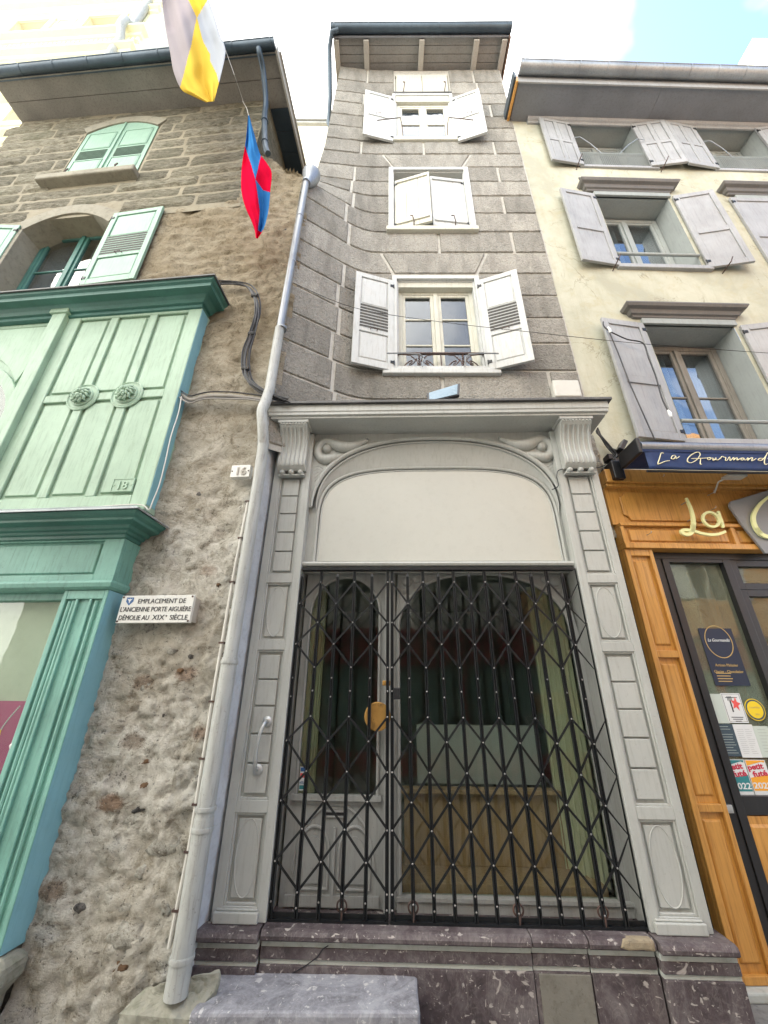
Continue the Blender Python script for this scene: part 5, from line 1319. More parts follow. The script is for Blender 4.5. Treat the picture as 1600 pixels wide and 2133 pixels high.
# ------------------------------------------------------------------ the cream house on the right
CH = thing('cream_house', 'cream rendered house with grey shutters, right of the tall grey house', 'house', (4.6, 4.0, 0))
cols = [(.955, 2.09), (3.19, 4.32)]; lv = [(4.15, 5.89), (7.04, 8.71), (9.60, 10.96)]
hr = [(c[0], c[1], z[0], z[1]) for c in cols for z in lv]
ZS = 11.02
m = MB(FR)
wallgrid(m, rng(-.075, 7, .15) + [c for q in cols for c in q], rng(3.3, 11.2, .15) + [z for q in lv for z in q], hr, lambda u, z: .010 * noise.noise(Vector((u * 1.3, 1, z * 1.3))) + .004 * noise.noise(Vector((u * 6, 5, z * 6))))
m.build('wall', M['cream'], CH, smooth='all')
m = MB(FR); m.quad((-.07, 0, 0), (-.07, -5, 0), (-.07, -5, 11), (-.07, 0, 11)); m.quad((-.07, -5, 0), (7, -5, 0), (7, -5, 11), (-.07, -5, 11)); m.quad((-.07, -.02, 0), (7, -.02, 0), (7, -.02, 3.4), (-.07, -.02, 3.4)); m.build('side_wall', M['cream'], CH)
for ci, (a, b) in enumerate(cols):
    for li, (c, e) in enumerate(lv):
        m = MB(FR); reveal(m, (a, b, c, e), .004, -.36)
        m.build('reveal', M['lav_fr'], CH)
        lit = {0: 'lower', 1: 'middle', 2: 'top'}[li]
        if not (ci == 1 and li == 1):
            w = casement(CH, FR, a + .01, b - .01, c + .02, e - .03, -.30, 2 if li < 2 else 1, M['lav_fr'] if li else M['soffit'], .07, M['cloth_w'] if li < 2 else None)
        # sill, rail or mesh guard
        m = MB(FR)
        if li == 2: m.box(a - .08, b + .10, -.1, .03, c - .07, c - .005)
        else: m.box(a - .08, b + .10, -.1, .05, c - .08, c - .005)
        m.build('sill', M['lav'], CH, bevel=.008)
        if li == 2:
            g = MB(FR); z0, z1 = c + .02, c + .42
            for i in range(int((b - a) / .032) + 1): g.box(a + i * .032 - .005, a + i * .032 + .005, .0, .006, z0, z1)
            for i in range(13): g.box(a, b, .006, .012, z0 + i * .032, z0 + i * .032 + .009)
            g.box(a, b, -.04, -.005, z1, z1 + .03); g.build('mesh_guard', M['lav_fr'], CH)
        else:
            g = MB(FR); g.tube([(a - .01, .02, c + .24), (b + .01, .02, c + .24)], .022, 8); g.build('guard_rail', M['lav_fr'], CH, smooth=True)
        m = MB(FR); m.box(a - .03, b + .03, -.02, .035, e, e + .09 if li < 2 else e + .04); m.build('window_head', M['lav_fr'], CH, bevel=.004)
        if li < 2:
            z = e + .10
            m = MB(FR); m.cornice(a - .10, b + .02, [(.0, z), (.03, z + .005), (.04, z + .03), (.065, z + .04), (.085, z + .085), (.13, z + .10), (.15, z + .13), (.15, z + .15), (0, z + .165)]); m.build('window_hood', M['hood'], CH, bevel=.003, seg=1)
cR = lambda x, y: (1000 + x / 2.667, 80 + y / 2.667)
cS = lambda x, y: (1100 + x / 3.2, 560 + y / 3.2)
def sh(u0, u1, z0, z1, style, d0, d1, left, label=None):
    p0 = FR.P(u0, d0, 0); p1 = FR.P(u1, d1, 0); f = frame2(p0, p1); f.hinge_left = left; return leaf(CH, f, z0, z1, style, M['lav'], label)
for k in (0, 2.245):
    sh(.375 + k, .93 + k, 9.54, 10.93, 'four', .11, .05, False); sh(2.05 + k, 2.60 + k, 9.56, 10.94, 'four', .05, .12, True)
for li in (0, 1):
    z0, z1 = ((4.10, 5.87), (6.99, 8.70))[li]
    sh(.345, .905, z0, z1, 'tall', .12, .05, False); sh(2.13, 2.68, z0, z1, 'tall', .05, .15, True)
sh(3.04, 3.76, 6.99, 8.72, 'tall', .04, .04, True, 'closed grey shutter at the right edge'); sh(3.77, 4.45, 6.99, 8.72, 'tall', .04, .04, False)
sh(2.62 + .05, 3.14, 4.1, 5.87, 'tall', .12, .05, False)
for u, z in ((.87, 10.3), (2.10, 10.3), (3.12, 10.3)):
    s = 1 if u < 1 or u > 3 else -1; stay(CH, [FR.P(u, .08, z), FR.P(u + s * .12, .09, z + .01), FR.P(u + s * .3, .05, z - .12), FR.P(u + s * .48, .0, z - .32)], .007, M['zinc'])
for u, z in ((.80, 6.98), (2.32, 6.98), (.80, 9.52), (2.2, 9.52)): stay(CH, [FR.P(u, .0, z - .05), FR.P(u, .16, z - .03), FR.P(u + .04, .17, z + .05)], .008)
for u, z, r in ((.835, 9.20, .05), (1.02, 6.22, .035)):
    m = MB(FR); m.frame(u - r, u + r, z - r * .6, z + r * .6, .006, 0, .012)
    for i in range(4): m.box(u - r + r * 2 * (i + 1) / 5 - .004, u - r + r * 2 * (i + 1) / 5 + .004, 0, .012, z - r * .6, z + r * .6)
    g = m.build('vent_grille', M['hood'], CH); m = MB(FR); m.box(u - r, u + r, .0, .006, z - r * .6, z + r * .6); m.build('vent_opening', M['ink'], g)
# eaves
m = MB(FR); m.box(-.10, 2.35, -.1, .50, ZS, ZS + .02); m.box(2.357, 7, -.1, .50, ZS + .004, ZS + .024); m.build('soffit_panel', M['soffit_g'], CH)
m = MB(FR); m.sweep(.2, 7, [(0, ZS - .10), (.03, ZS - .10), (.04, ZS - .06), (.07, ZS - .05), (.09, ZS - .002), (0, ZS - .002)]); m.build('eaves_moulding', M['lav'], CH, bevel=.003, seg=1)
m = MB(FR); m.box(-.12, 7, .50, .525, ZS - .03, ZS + .17); m.build('fascia_board', M['lav'], CH, bevel=.004)
m = MB(FR); m.box(-.12, 7, -5, .5, ZS + .12, ZS + .2); m.build('roof', M['tile'], CH)
m = MB(FR); m.box(-.155, -.122, -4, .53, ZS - .04, ZS + .20); m.build('verge_board', M['orange'], CH)
m = MB(FR); m.box(-.19, -.157, -4, .56, ZS + .02, ZS + .24); m.build('verge_flashing', M['zinc_dk'], CH)
gutter(CH, FR, -.10, 7, .53, ZS + .19, .095, M['zinc'], .46)
# string of cable and bulbs on the lower left shutter
sc_ = thing('hanging_cable', 'black cable with clear lamp holders looped over the lower grey shutter', 'cable', FR.P(.6, .15, 4.1))
m = MB(FR); pp = [FR.hit(*cS(x, y), .14) for x, y in ((500, 355), (505, 385), (545, 420), (570, 432), (660, 472), (765, 497), (800, 590), (850, 720), (890, 860), (930, 945))]
m.tube(spline([(u, .145, z) for u, z in pp], 4), .008, 6); pp = [FR.hit(*cS(x, y), .14) for x, y in ((545, 430), (600, 560), (680, 770), (760, 950), (845, 1140))]; m.tube([(u, .142, z) for u, z in pp], .007, 6); m.build('strand', M['cable'], sc_, smooth=True)
for x, y in ((535, 408), (935, 965)):
    m = MB(FR); u, z = FR.hit(*cS(x, y), .14); m.tube([(u, .15, z + .04), (u + .01, .15, z), (u + .01, .15, z - .05)], [.008, .018, .012], 8); m.build('lamp_holder', M['paper'], sc_, smooth=True)

# ------------------------------------------------------------------ the orange shopfront and its awning
OS = thing('wooden_shopfront', 'varnished orange wood shopfront with a black framed glass door, right of the grey one', 'shopfront', FR.P(1.2, .05, .1))
O = M['orange']; D1 = .10; cO = lambda x, y: (1200 + x / 2.6, 880 + y / 2.6)
def zz_(y, x=1350, d=D1): return FR.hit(x, y, d)[1]
UL = -.105
m = MB(FR); m.box(UL - .03, 4.5, -.04, D1 - .03, 3.118, 3.62); m.build('fascia_back', O, OS)
m = MB(FR); m.box(UL - .03, 4.5, -.04, D1 + .05, 3.535, 3.68); m.box(UL - .03, 4.5, -.04, D1 + .025, 3.50, 3.533); m.build('top_moulding', O, OS, bevel=.006)
# notched fascia panel
a0, a1, b0, b1, q = .045 - .06, 4.3, 3.155, 3.46, .055
def notch(a0, a1, b0, b1, q):
    P = []
    for cx, cz, t0 in ((a0, b0, PI / 2), (a1, b0, PI), (a1, b1, -PI / 2), (a0, b1, 0)):
        for i in range(6): t = t0 - (PI / 2) * i / 5; P.append((cx + q * math.cos(t), cz + q * math.sin(t)))
    return P
NP = notch(a0, a1, b0, b1, q); m = MB(FR); m.prism(NP, D1 - .03, D1 - .014); m.build('fascia_panel', O, OS, bevel=.008)
m = MB(FR); m.box(UL, 4.5, -.04, D1 + .03, 3.085, 3.115); m.box(UL, 4.5, -.04, D1 + .028, 2.865, 2.915); m.box(UL, 4.5, -.04, D1 - .01, 2.915, 3.085)
m.box(UL, UL + .035, D1 - .01, D1 + .02, 2.915, 3.085); m.box(.93, .97, D1 - .01, D1 + .02, 2.915, 3.085)
m.field(-.03, .90, 2.935, 3.065, D1 - .01, D1 + .004); m.field(1.0, 2.2, 2.935, 3.065, D1 - .01, D1 + .004); m.build('transom_board', O, OS, bevel=.004)
# pilaster
pu0, pu1 = UL, .148
m = MB(FR); m.box(pu0, pu1, -.04, D1 - .03, .03, 2.863); s = .045
m.box(pu0, pu0 + s, D1 - .03, D1, .03, 2.863); m.box(pu1 - .035, pu1, D1 - .03, D1, .03, 2.863)
for a, b in ((.03, .075), (.90, .95), (1.93, 1.985), (2.80, 2.863)): m.box(pu0 + s, pu1 - .035, D1 - .03, D1 - .001, a, b)
for a, b in ((.075, .90), (.95, 1.93), (1.985, 2.80)): m.field(pu0 + s + .018, pu1 - .053, a + .04, b - .04, D1 - .03, D1 - .016, .014)
m.build('pilaster', O, OS, bevel=.005)
# black metal door
BM = M['blackm']; dd = .02
m = MB(FR); m.box(.15, 2.6, -.10, dd, 2.80, 2.862)
m.box(.15, .262, -.10, dd, .05, 2.80)
m.build('frame', BM, OS, bevel=.003)
dr = MB(FR); g0, g1, gz0, gz1 = .325, .825, .985, 2.765
dr.box(.2635, g0, -.06, dd + .012, .06, 2.797); dr.box(g1, .895, -.06, dd + .012, .06, 2.797); dr.box(g0, g1, -.06, dd + .010, gz1, 2.797); dr.box(g0, g1, -.06, dd + .010, .87, gz0)
dro = dr.build('door', BM, OS, bevel=.003)
m = MB(FR); m.box(g0, g1, -.02, -.014, gz0, gz1); m.build('pane', M['glass_s'], dro)
m = MB(FR); m.box(.2655, .893, -.06, dd + .004, .08, .865); m.field(.315, .85, .13, .82, dd + .004, dd + .018, .02); m.build('wood_panel', O, dro, bevel=.005)
m = MB(FR); m.box(.165, .225, dd, dd + .03, .885, .935); m.box(.175, .215, dd + .03, dd + .036, .895, .925); m.build('lock_plate', M['steel'], dro, bevel=.008)
m = MB(FR); m.frame(.90, 2.6, 2.52, 2.797, .06, -.06, dd); m.frame(.90, 2.6, .06, 2.519, .06, -.06, dd); wo_ = m.build('side_window', BM, OS, bevel=.003)
m = MB(FR); m.box(.95, 2.56, -.02, -.014, 2.55, 2.75); m.box(.95, 2.56, -.02, -.0145, .1, 2.48); m.build('pane', M['glass_s'], wo_)
m = MB(FR); m.box(.97, 2.54, -.08, -.07, 2.60, 2.612); m.build('white_bar', M['paper'], wo_)
m = MB(FR); a, b, c, d_, e, f = .15, 2.6, -.11, -2.4, .05, 2.85
m.quad((a, d_, e), (b, d_, e), (b, d_, f), (a, d_, f)); m.quad((a, c, e), (a, d_, e), (a, d_, f), (a, c, f)); m.quad((b, c, e), (b, d_, e), (b, d_, f), (b, c, f)); m.quad((a, c, f), (b, c, f), (b, d_, f), (a, d_, f)); m.quad((a, c, e), (b, c, e), (b, d_, e), (a, d_, e)); m.build('shop_room', M['room'], OS)
m = MB(FR); m.box(.80, .88, -.4, -.25, .3, 2.8); m.build('inner_post', O, OS)
m = MB(FR); m.box(.3, .62, -.5, -.45, .9, 2.05); m.build('inner_screen', M['paperg'], OS)
# awning: cassette, tube and valance
AW = thing('awning', 'rolled navy blue awning with cream handwritten lettering above the orange shopfront', 'awning', FR.P(1.8, .3, 3.45))
m = MB(FR); m.sweep(.01, 4.5, [(.22, 3.64), (.52, 3.64), (.53, 3.68), (.52, 3.74), (.48, 3.775), (.24, 3.80)]); m.build('cassette', M['navy'], AW, smooth=True)
m = MB(FR); m.tube([(.01, .50, 3.70), (4.5, .50, 3.70)], .045, 16); m.build('front_tube', M['zinc'], AW, smooth=True)
m = MB(FR); n = 60; b0_ = len(m.v)
for j in range(7):
    for i in range(n + 1): 
        u = .03 + 4.4 * i / n; m.v.append(FR.P(u, .515 + .006 * math.sin(i * .9) * j / 6 + .004 * noise.noise(Vector((u * 3, j, 0))), 3.665 - .20 * j / 6))
for j in range(6):
    for i in range(n): a = b0_ + j * (n + 1) + i; m.f.append([a, a + 1, a + n + 2, a + n + 1])
va = m.build('valance', M['navy'], AW, smooth='all'); sd = va.modifiers.new('Solidify', 'SOLIDIFY'); sd.thickness = .003
m = MB(FR); m.box(-.03, .005, .24, .54, 3.62, 3.78); m.box(-.08, .03, .0, .2, 3.55, 3.75); m.build('end_bracket', M['blackm'], AW, bevel=.01)
m = MB(FR); m.tube([(0.02, .49, 3.455), (4.4, .49, 3.455)], .012, 8); m.build('hem_bar', M['blackm'], AW)
def script(strokes, F, d, r, mat, parent, conv, name='lettering', taper=True, flat=False):
    mm = MB(F)
    for st_ in strokes:
        k = r
        if isinstance(st_[0], (int, float)): k = st_[0]; st_ = st_[1:]
        pts_ = [conv(*p) for p in spline(st_, 7)]; pts_ = [F.hit(px, py, d) for px, py in pts_]; n_ = len(pts_)
        mm.tube([(u, d, z) for u, z in pts_], [k * (.65 + .35 * math.sin(PI * i / (n_ - 1))) if taper else k for i in range(n_)], 7)
    return mm.build(name, mat, parent, smooth='all')
cA = lambda x, y: (1380 + x / 7.27, 900 + y / 7.27)
cT = lambda x, y: (1100 + x / 3.2, 560 + y / 3.2)
a_pts = [cT(x, y) for x, y in ((985, 1243), (965, 1245), (955, 1262), (970, 1268), (985, 1250), (987, 1265), (1010, 1250))]
L_pts = [cT(x, y) for x, y in ((905, 1230), (888, 1228), (878, 1260), (866, 1298), (880, 1297), (915, 1283), (945, 1278))]
idc = lambda x, y: (x, y)
script([L_pts, a_pts], FR, .527, .0045, M['goldtext'], AW, idc)
gs = [[(548, 372), (572, 350), (560, 312), (510, 308), (440, 345), (385, 400), (385, 450), (430, 465), (490, 440), (540, 400), (556, 375)], [(440, 402), (560, 400), (680, 392)], [(578, 402), (572, 470), (580, 488), (598, 484)],
      [(680, 392), (720, 385), (735, 400), (710, 418), (685, 412), (690, 390), (740, 395), (765, 398), (765, 425), (790, 422), (810, 392), (812, 418), (840, 420), (880, 395), (900, 370), (925, 372), (935, 385), (960, 385), (955, 430), (985, 425)],
      [(985, 425), (1000, 395), (1020, 380), (1025, 430), (1045, 420), (1070, 390), (1085, 392), (1080, 425), (1105, 400), (1130, 392), (1132, 425), (1160, 412), (1200, 395), (1230, 398), (1215, 425), (1190, 420), (1205, 398), (1240, 400), (1250, 425), (1275, 412)],
      [(1275, 412), (1290, 392), (1300, 398), (1290, 430), (1320, 405), (1350, 390), (1365, 395), (1350, 435), (1380, 425), (1420, 400)], [(1530, 400), (1480, 398), (1450, 420), (1480, 432), (1520, 415), (1560, 370), (1590, 315)], [(1595, 310), (1560, 380), (1545, 450), (1560, 490), (1590, 480)], [(1600, 395), (1625, 430), (1660, 400), (1660, 430), (1690, 400)]]
script(gs, FR, .527, .0042, M['goldtext'], AW, cA)
# raised shop name on the fascia: La + plate + G
SG = thing('shop_name_letters', 'raised pale yellow shop lettering standing off the orange fascia', 'sign', FR.P(.7, .15, 2.9))
DL = D1 + .06
def strokeflat(strokes, mat, nm):
    mm = MB(FR)
    for w_, st_ in strokes:
        pts_ = [cA(x, y) for x, y in spline(st_, 8)]; pts_ = [FR.hit(px, py, DL + .02) for px, py in pts_]; n_ = len(pts_); A = []; Bn = []
        for i, (u, z) in enumerate(pts_):
            q0, q1 = pts_[max(0, i - 1)], pts_[min(n_ - 1, i + 1)]; L = math.hypot(q1[0] - q0[0], q1[1] - q0[1]) or 1; nx, nz = -(q1[1] - q0[1]) / L, (q1[0] - q0[0]) / L
            w2 = (w_[0] + (w_[1] - w_[0]) * i / (n_ - 1)) / 2 * (1 if 0 < i < n_ - 1 else .6); A.append((u + nx * w2, z + nz * w2)); Bn.append((u - nx * w2, z - nz * w2))
        mm.band(A, Bn, DL, DL + .02)
    return mm.build(nm, mat, SG)
strokeflat([((.016, .040), [(370, 992), (400, 1060), (438, 1150), (468, 1260), (480, 1370), (468, 1480)]), ((.034, .022), [(475, 1400), (468, 1480), (430, 1535), (370, 1545), (312, 1525), (305, 1490), (350, 1478), (420, 1484), (500, 1500), (600, 1530), (720, 1550), (840, 1545), (920, 1520), (965, 1502)])], M['signY'], 'letter')
el = [(745 + 118 * math.cos(t) * 1 + 30 * math.sin(t), 1320 + 110 * math.sin(t)) for t in [2 * PI * i / 16 for i in range(17)]]
strokeflat([((.022, .022), el), ((.024, .024), [(850, 1195), (875, 1270), (905, 1350), (930, 1445)])], M['signY'], 'letter')
strokeflat([((.016, .045), [(1720, 930), (1640, 965), (1560, 1020), (1470, 1110), (1400, 1230), (1390, 1340), (1430, 1450), (1500, 1535)]), ((.045, .03), [(1430, 1450), (1500, 1535), (1600, 1580), (1720, 1570), (1800, 1520)])], M['signY'], 'letter')
gp = [FR.hit(*cA(x, y), DL - .01) for x, y in ((1900, 800), (1600, 885), (1400, 942), (1090, 1035), (1035, 1050), (1012, 1085), (1016, 1125), (1040, 1165), (1200, 1400), (1375, 1610), (1480, 1740), (1560, 1840), (1600, 1835), (1900, 1760))]
m = MB(FR); m.prism(gp, D1 + .032, DL - .006); m.build('plate', M['signG'], SG, bevel=.004)
m = MB(FR)
for x, y in ((370, 1050), (470, 1300), (660, 1330), (850, 1210)): u, z = FR.hit(*cA(x, y), DL); m.tube([(u, D1 - .02, z), (u, DL + .001, z)], .005, 6)
build_each(m, 'stand_off', M['steel'], SG)
lf = thing('wall_lamp', 'small grey outdoor lamp under the navy awning', 'lamp', FR.P(.9, .2, 3.5))
u, z = FR.hit(1528, 994, .22); m = MB(FR); m.box(u - .09, u + .10, .18, .27, z - .012, z + .014); m.build('head', M['plastic'], lf, bevel=.008); m = MB(FR); m.tube([(u - .06, .2, z), (u - .12, .17, z - .03), (u - .11, .08, z - .10)], .008, 6); m.build('arm', M['plastic'], lf)
for i, (px, py) in enumerate(((1287, 993), (1378, 994), (1481, 1028), (1485, 1060), (1351, 1112))):
    u, z = FR.hit(px, py, D1 + .03); m = MB(FR); m.tube([(u, D1 - .02, z), (u, D1 + .05, z - .004), (u + .012, D1 + .06, z + .004), (u + .008, D1 + .06, z + .018)], .003, 5); m.build('cup_hook', M['steel'], OS)
# --- papers stuck inside the glass door
PD = -.010
def sheet(name, label, quad, mat, cat='poster', d=PD):
    P = [FR.hit(px, py, d) for px, py in quad]; us_ = sorted(p[0] for p in P); zs_ = sorted(p[1] for p in P)
    r = ((us_[0] + us_[1]) / 2, (us_[2] + us_[3]) / 2, (zs_[0] + zs_[1]) / 2, (zs_[2] + zs_[3]) / 2)
    th_ = thing(name, label, cat, FR.P((r[0] + r[1]) / 2, d, r[2])); mm = MB(FR); mm.box(r[0], r[1], d - .002, d, r[2], r[3]); mm.build('sheet', mat, th_); return th_, r
cD = lambda x, y: (1380 + x / 6.464, 1150 + y / 6.464); cE = lambda x, y: (1400 + x / 7.11, 1420 + y / 7.11)
th_, r = sheet('menu_board', 'navy shop poster with a gold ring high on the glass door', [cD(500, 1030), cD(920, 1025), cD(1190, 1790), cD(700, 1810)], M['navy_p'])
w_, h_ = r[1] - r[0], r[3] - r[2]; cu = (r[0] + r[1]) / 2; rz_ = w_ * .40; cz = r[3] - h_ * .24
m = MB(FR); m.ring(ell(cu, cz, rz_, rz_ * 1.15, 36), ell(cu, cz, rz_ - .006, rz_ * 1.15 - .006, 36), PD, PD + .002); m.build('gold_ring', M['gold_p'], th_)
text('La Gourmandiz', FR, cu, cz, PD, .026, M['paper'], th_, fit=w_ * .66, align='CENTER', shear=.35, depth=.002)
text('by Vincent Rouvière' if False else '~~~~~~~~', FR, cu + .02, cz - .035, PD, .007, M['paper'], th_, xs=.8, align='CENTER', shear=.3, depth=.001) if False else None
text('Artisan Pâtissier', FR, cu, cz - rz_ * 1.15 - .065, PD, .022, M['gold_p'], th_, fit=w_ * .66, align='CENTER', depth=.002)
text('Glacier - Chocolatier', FR, cu, cz - rz_ * 1.15 - .115, PD, .022, M['gold_p'], th_, fit=w_ * .84, align='CENTER', depth=.002)
m = MB(FR)
for k in range(4):
    zt = r[2] + h_ * (.20 - .045 * k); m.box(r[0] + w_ * .12, r[0] + w_ * (.55 - .04 * (k % 2)), PD, PD + .001, zt, zt + h_ * .014)
m.build('print_lines', M['gold_p'], th_)
th_, r = sheet('restaurant_notice', 'white notice with a red star and fork on the glass door', [cE(705, 170), cE(990, 170), cE(1145, 610), cE(855, 610)], M['paper'])
w_, h_ = r[1] - r[0], r[3] - r[2]; cu = (r[0] + r[1]) / 2; cz = (r[2] + r[3]) / 2
m = MB(FR); sp_ = []
for i in range(10): a = PI / 2 + i * PI / 5 - .25; rr = .040 if i % 2 == 0 else .018; sp_.append((cu + .022 + rr * math.cos(a), cz + .028 + rr * 1.3 * math.sin(a)))
m.prism(sp_, PD, PD + .0015); m.build('red_star', M['redb_p'], th_)
m = MB(FR); m.box(cu - .022, cu - .012, PD, PD + .0012, cz - .03, cz + .05)
for k in range(4): m.box(cu - .034 + k * .010, cu - .030 + k * .010, PD, PD + .0012, cz + .05, cz + .085)
for k, l in enumerate((.6, .5, .3)): m.box(cu - w_ * l / 2, cu + w_ * l / 2, PD, PD + .001, cz - .07 - k * .014, cz - .065 - k * .014)
m.box(cu - w_ * .3, cu + w_ * .3, PD, PD + .001, r[3] - .035, r[3] - .03); m.frame(r[0] + .008, r[1] - .008, r[2] + .008, r[3] - .008, .002, PD, PD + .001); m.build('print_lines', M['ink'], th_)
u0, z0 = FR.hit(*cE(1240, 415), PD); tg = thing('round_sticker', 'round yellow guide sticker on the glass door beside the star notice', 'sticker', FR.P(u0, PD, z0 - .1))
m = MB(FR); m.lathe(u0 - .005, z0, [(.080, -.002), (.080, 0)], 36, PD); m.build('rim', M['yel_p'], tg); m = MB(FR); m.lathe(u0 - .005, z0, [(.074, 0), (.074, .001)], 36, PD); m.build('dark_band', M['slate_p'], tg); m = MB(FR); m.lathe(u0 - .005, z0, [(.062, .001), (.062, .002)], 36, PD); m.build('disc', M['yel_p'], tg)
text('GaultMillau', FR, u0 - .005, z0 + .01, PD + .002, .014, M['gold_p'], tg, align='CENTER', xs=.95, depth=.001); text('2024', FR, u0, z0 - .04, PD + .002, .014, M['gold_p'], tg, align='CENTER', xs=.9, depth=.001)
th_, r = sheet('menu_sheet', 'dark slate coloured menu sheet low on the glass door', [cE(615, 630), cE(890, 630), cE(1040, 1105), cE(760, 1108)], M['slate_p'])
m = MB(FR); w_, h_ = r[1] - r[0], r[3] - r[2]
for k in range(11): 
    if k == 2: continue
    m.box(r[0] + .02, r[0] + w_ * random.uniform(.55, .9), PD, PD + .001, r[3] - h_ * (.08 + k * .082), r[3] - h_ * (.07 + k * .082))
m.build('print_lines', M['paperg'], th_)
th_, r = sheet('menu_sheet', 'white printed menu sheet between the slate one and the pale green one', [cE(893, 630), cE(1185, 632), cE(1345, 1140), cE(1045, 1110)], M['paper'])
m = MB(FR); w_, h_ = r[1] - r[0], r[3] - r[2]
for k in range(13): m.box(r[0] + .02, r[0] + w_ * random.uniform(.35, .5), PD, PD + .001, r[3] - h_ * (.16 + k * .06), r[3] - h_ * (.155 + k * .06)); m.box(r[0] + w_ * .55, r[0] + w_ * random.uniform(.7, .92), PD, PD + .001, r[3] - h_ * (.16 + k * .06), r[3] - h_ * (.155 + k * .06))
m.build('print_lines', M['signG'], th_)
text('LA CARTE', FR, (r[0] + r[1]) / 2, r[3] - .03, PD, .010, M['signG'], th_, align='CENTER', depth=.001) if False else None
th_, r = sheet('menu_sheet', 'pale green menu sheet at the right edge of the glass door', [cE(1190, 655), cE(1430, 660), cE(1560, 1125), cE(1345, 1120)], M['paperg'])
m = MB(FR); w_, h_ = r[1] - r[0], r[3] - r[2]
for k in range(8): m.box(r[0] + .03, r[0] + w_ * random.uniform(.6, .9), PD, PD + .001, r[3] - h_ * (.12 + k * .1), r[3] - h_ * (.113 + k * .1))
m.build('print_lines', M['signG'], th_)
th_, r = sheet('blank_paper', 'blank grey green paper stuck left of the star notice', [cE(530, 180), cE(720, 180), cE(850, 615), cE(655, 620)], M['paperg'])
for k, (qd, cm, lab) in enumerate((([cE(780, 1150), cE(1060, 1155), cE(1240, 1720), cE(950, 1745)], 'teal_p', 'teal 2022 guide sticker at the bottom of the glass door'), ([cE(1085, 1155), cE(1370, 1160), cE(1555, 1720), cE(1240, 1720)], 'orange_p', 'orange 2022 guide sticker at the bottom right of the glass door'))):
    th_, r = sheet('guide_sticker', lab, qd, M['paper'], 'sticker'); w_, h_ = r[1] - r[0], r[3] - r[2]
    m = MB(FR); m.prism([(r[0] + .004, r[2] + h_ * .18), (r[1] - .004, r[2] + h_ * .18), (r[1] - .004, r[2] + h_ * .60), (r[0] + .004, r[2] + h_ * .52)], PD, PD + .001); m.prism([(r[0] + .004, r[3] - h_ * .16), (r[1] - w_ * .2, r[3] - h_ * .05), (r[1] - .01, r[3] - h_ * .08), (r[1] - .006, r[3] - .004), (r[0] + .004, r[3] - .004)], PD, PD + .001); m.build('colour_band', M[cm], th_)
    text('petit', FR, r[0] + w_ * .03, r[2] + h_ * .72, PD + .001, h_ * .15, M['red_p'], th_, fit=w_ * .80, bold=.035, rot=.1, depth=.001)
    text('futé', FR, r[0] + w_ * .20, r[2] + h_ * .54, PD + .001, h_ * .15, M['red_p'], th_, fit=w_ * .74, bold=.035, rot=.1, depth=.001)
    text('2022', FR, r[0] + w_ * .04, r[2] + h_ * .24, PD + .0012, h_ * .16, M['paper'], th_, fit=w_ * .90, bold=.02, depth=.001)
# step of the orange shop
q0 = onz(1535, 2046, .02)
m = MB(FR); m.box(-.13, 3.0, .0, .16, -.02, .028); m.build('threshold', M['stonestep'], OS, bevel=.01)
m = MB(FR); m.prism([(-.10, -.14), (-.10, -.03), (3, -.03), (3, -.14)], .0, .42); s_ = m.build('shop_step', M['stonestep'], None, bevel=.03); tag(s_, 'pale worn stone step at the foot of the orange shopfront', 'step')
# junction of cables at the awning end
jc = thing('cable_cluster', 'tangle of black cables and boxes between the grey cornice and the navy awning', 'cable', FR.P(-.1, .1, 3.6))
random.seed(5)
for k in range(9):
    P0 = [(1243, 893), (1262 + k * 3, 925 + k * 2), (1278 + random.uniform(-8, 14), 945 + random.uniform(-8, 14)), (1268 + random.uniform(-12, 30), 965 + random.uniform(-10, 10)), (1275 + random.uniform(-15, 20), 985)]
    m = MB(FR); m.tube(spline([(*(lambda uz: (uz[0], .06 + .03 * random.random(), uz[1]))(FR.hit(px, py + k, .07)),) for px, py in P0], 5), .008, 6); m.build('strand', M['cable'], jc, smooth=True)
m = MB(FR)
for px, py, w_, h_, a in ((1300, 925, .05, .14, .6), (1312, 948, .10, .10, 0), (1292, 960, .10, .06, .3), (1272, 950, .05, .07, 0)):
    u, z = FR.hit(px, py, .15); c, s = math.cos(a), math.sin(a); m.prism([(u + x * c + y * s, z - x * s + y * c) for x, y in ((-w_ / 2, -h_ / 2), (w_ / 2, -h_ / 2), (w_ / 2, h_ / 2), (-w_ / 2, h_ / 2))], .05, .15)
build_each(m, 'terminal_box', M['blackm'], jc, bevel=.008)
m = MB(FR); 
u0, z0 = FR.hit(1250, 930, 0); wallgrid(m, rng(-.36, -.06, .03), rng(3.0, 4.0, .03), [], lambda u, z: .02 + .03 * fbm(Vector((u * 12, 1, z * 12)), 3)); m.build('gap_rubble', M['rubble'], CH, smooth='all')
m = MB(FR); m.quad((-.36, 0, -.3), (-.06, 0, -.3), (-.06, 0, 3.0), (-.36, 0, 3.0)); m.build('gap_shade_sheet', M['ink'], CH)  # black sheet paints the shade inside the narrow gap
ct = thing('thin_cable', 'thin black cable running along the console of the grey shopfront to the cable tangle', 'cable', FS.P(1.7, .1, 3.4))
m = MB(FS); pp = [(1150, 1020), (1163, 1012), (1160, 990), (1172, 977), (1240, 975), (1262, 968)]; m.tube(spline([(*(lambda uz: (uz[0], .10, uz[1]))(FS.hit(px, py, .10)),) for px, py in pp], 4), .0045, 5); m.build('strand', M['cable'], ct)

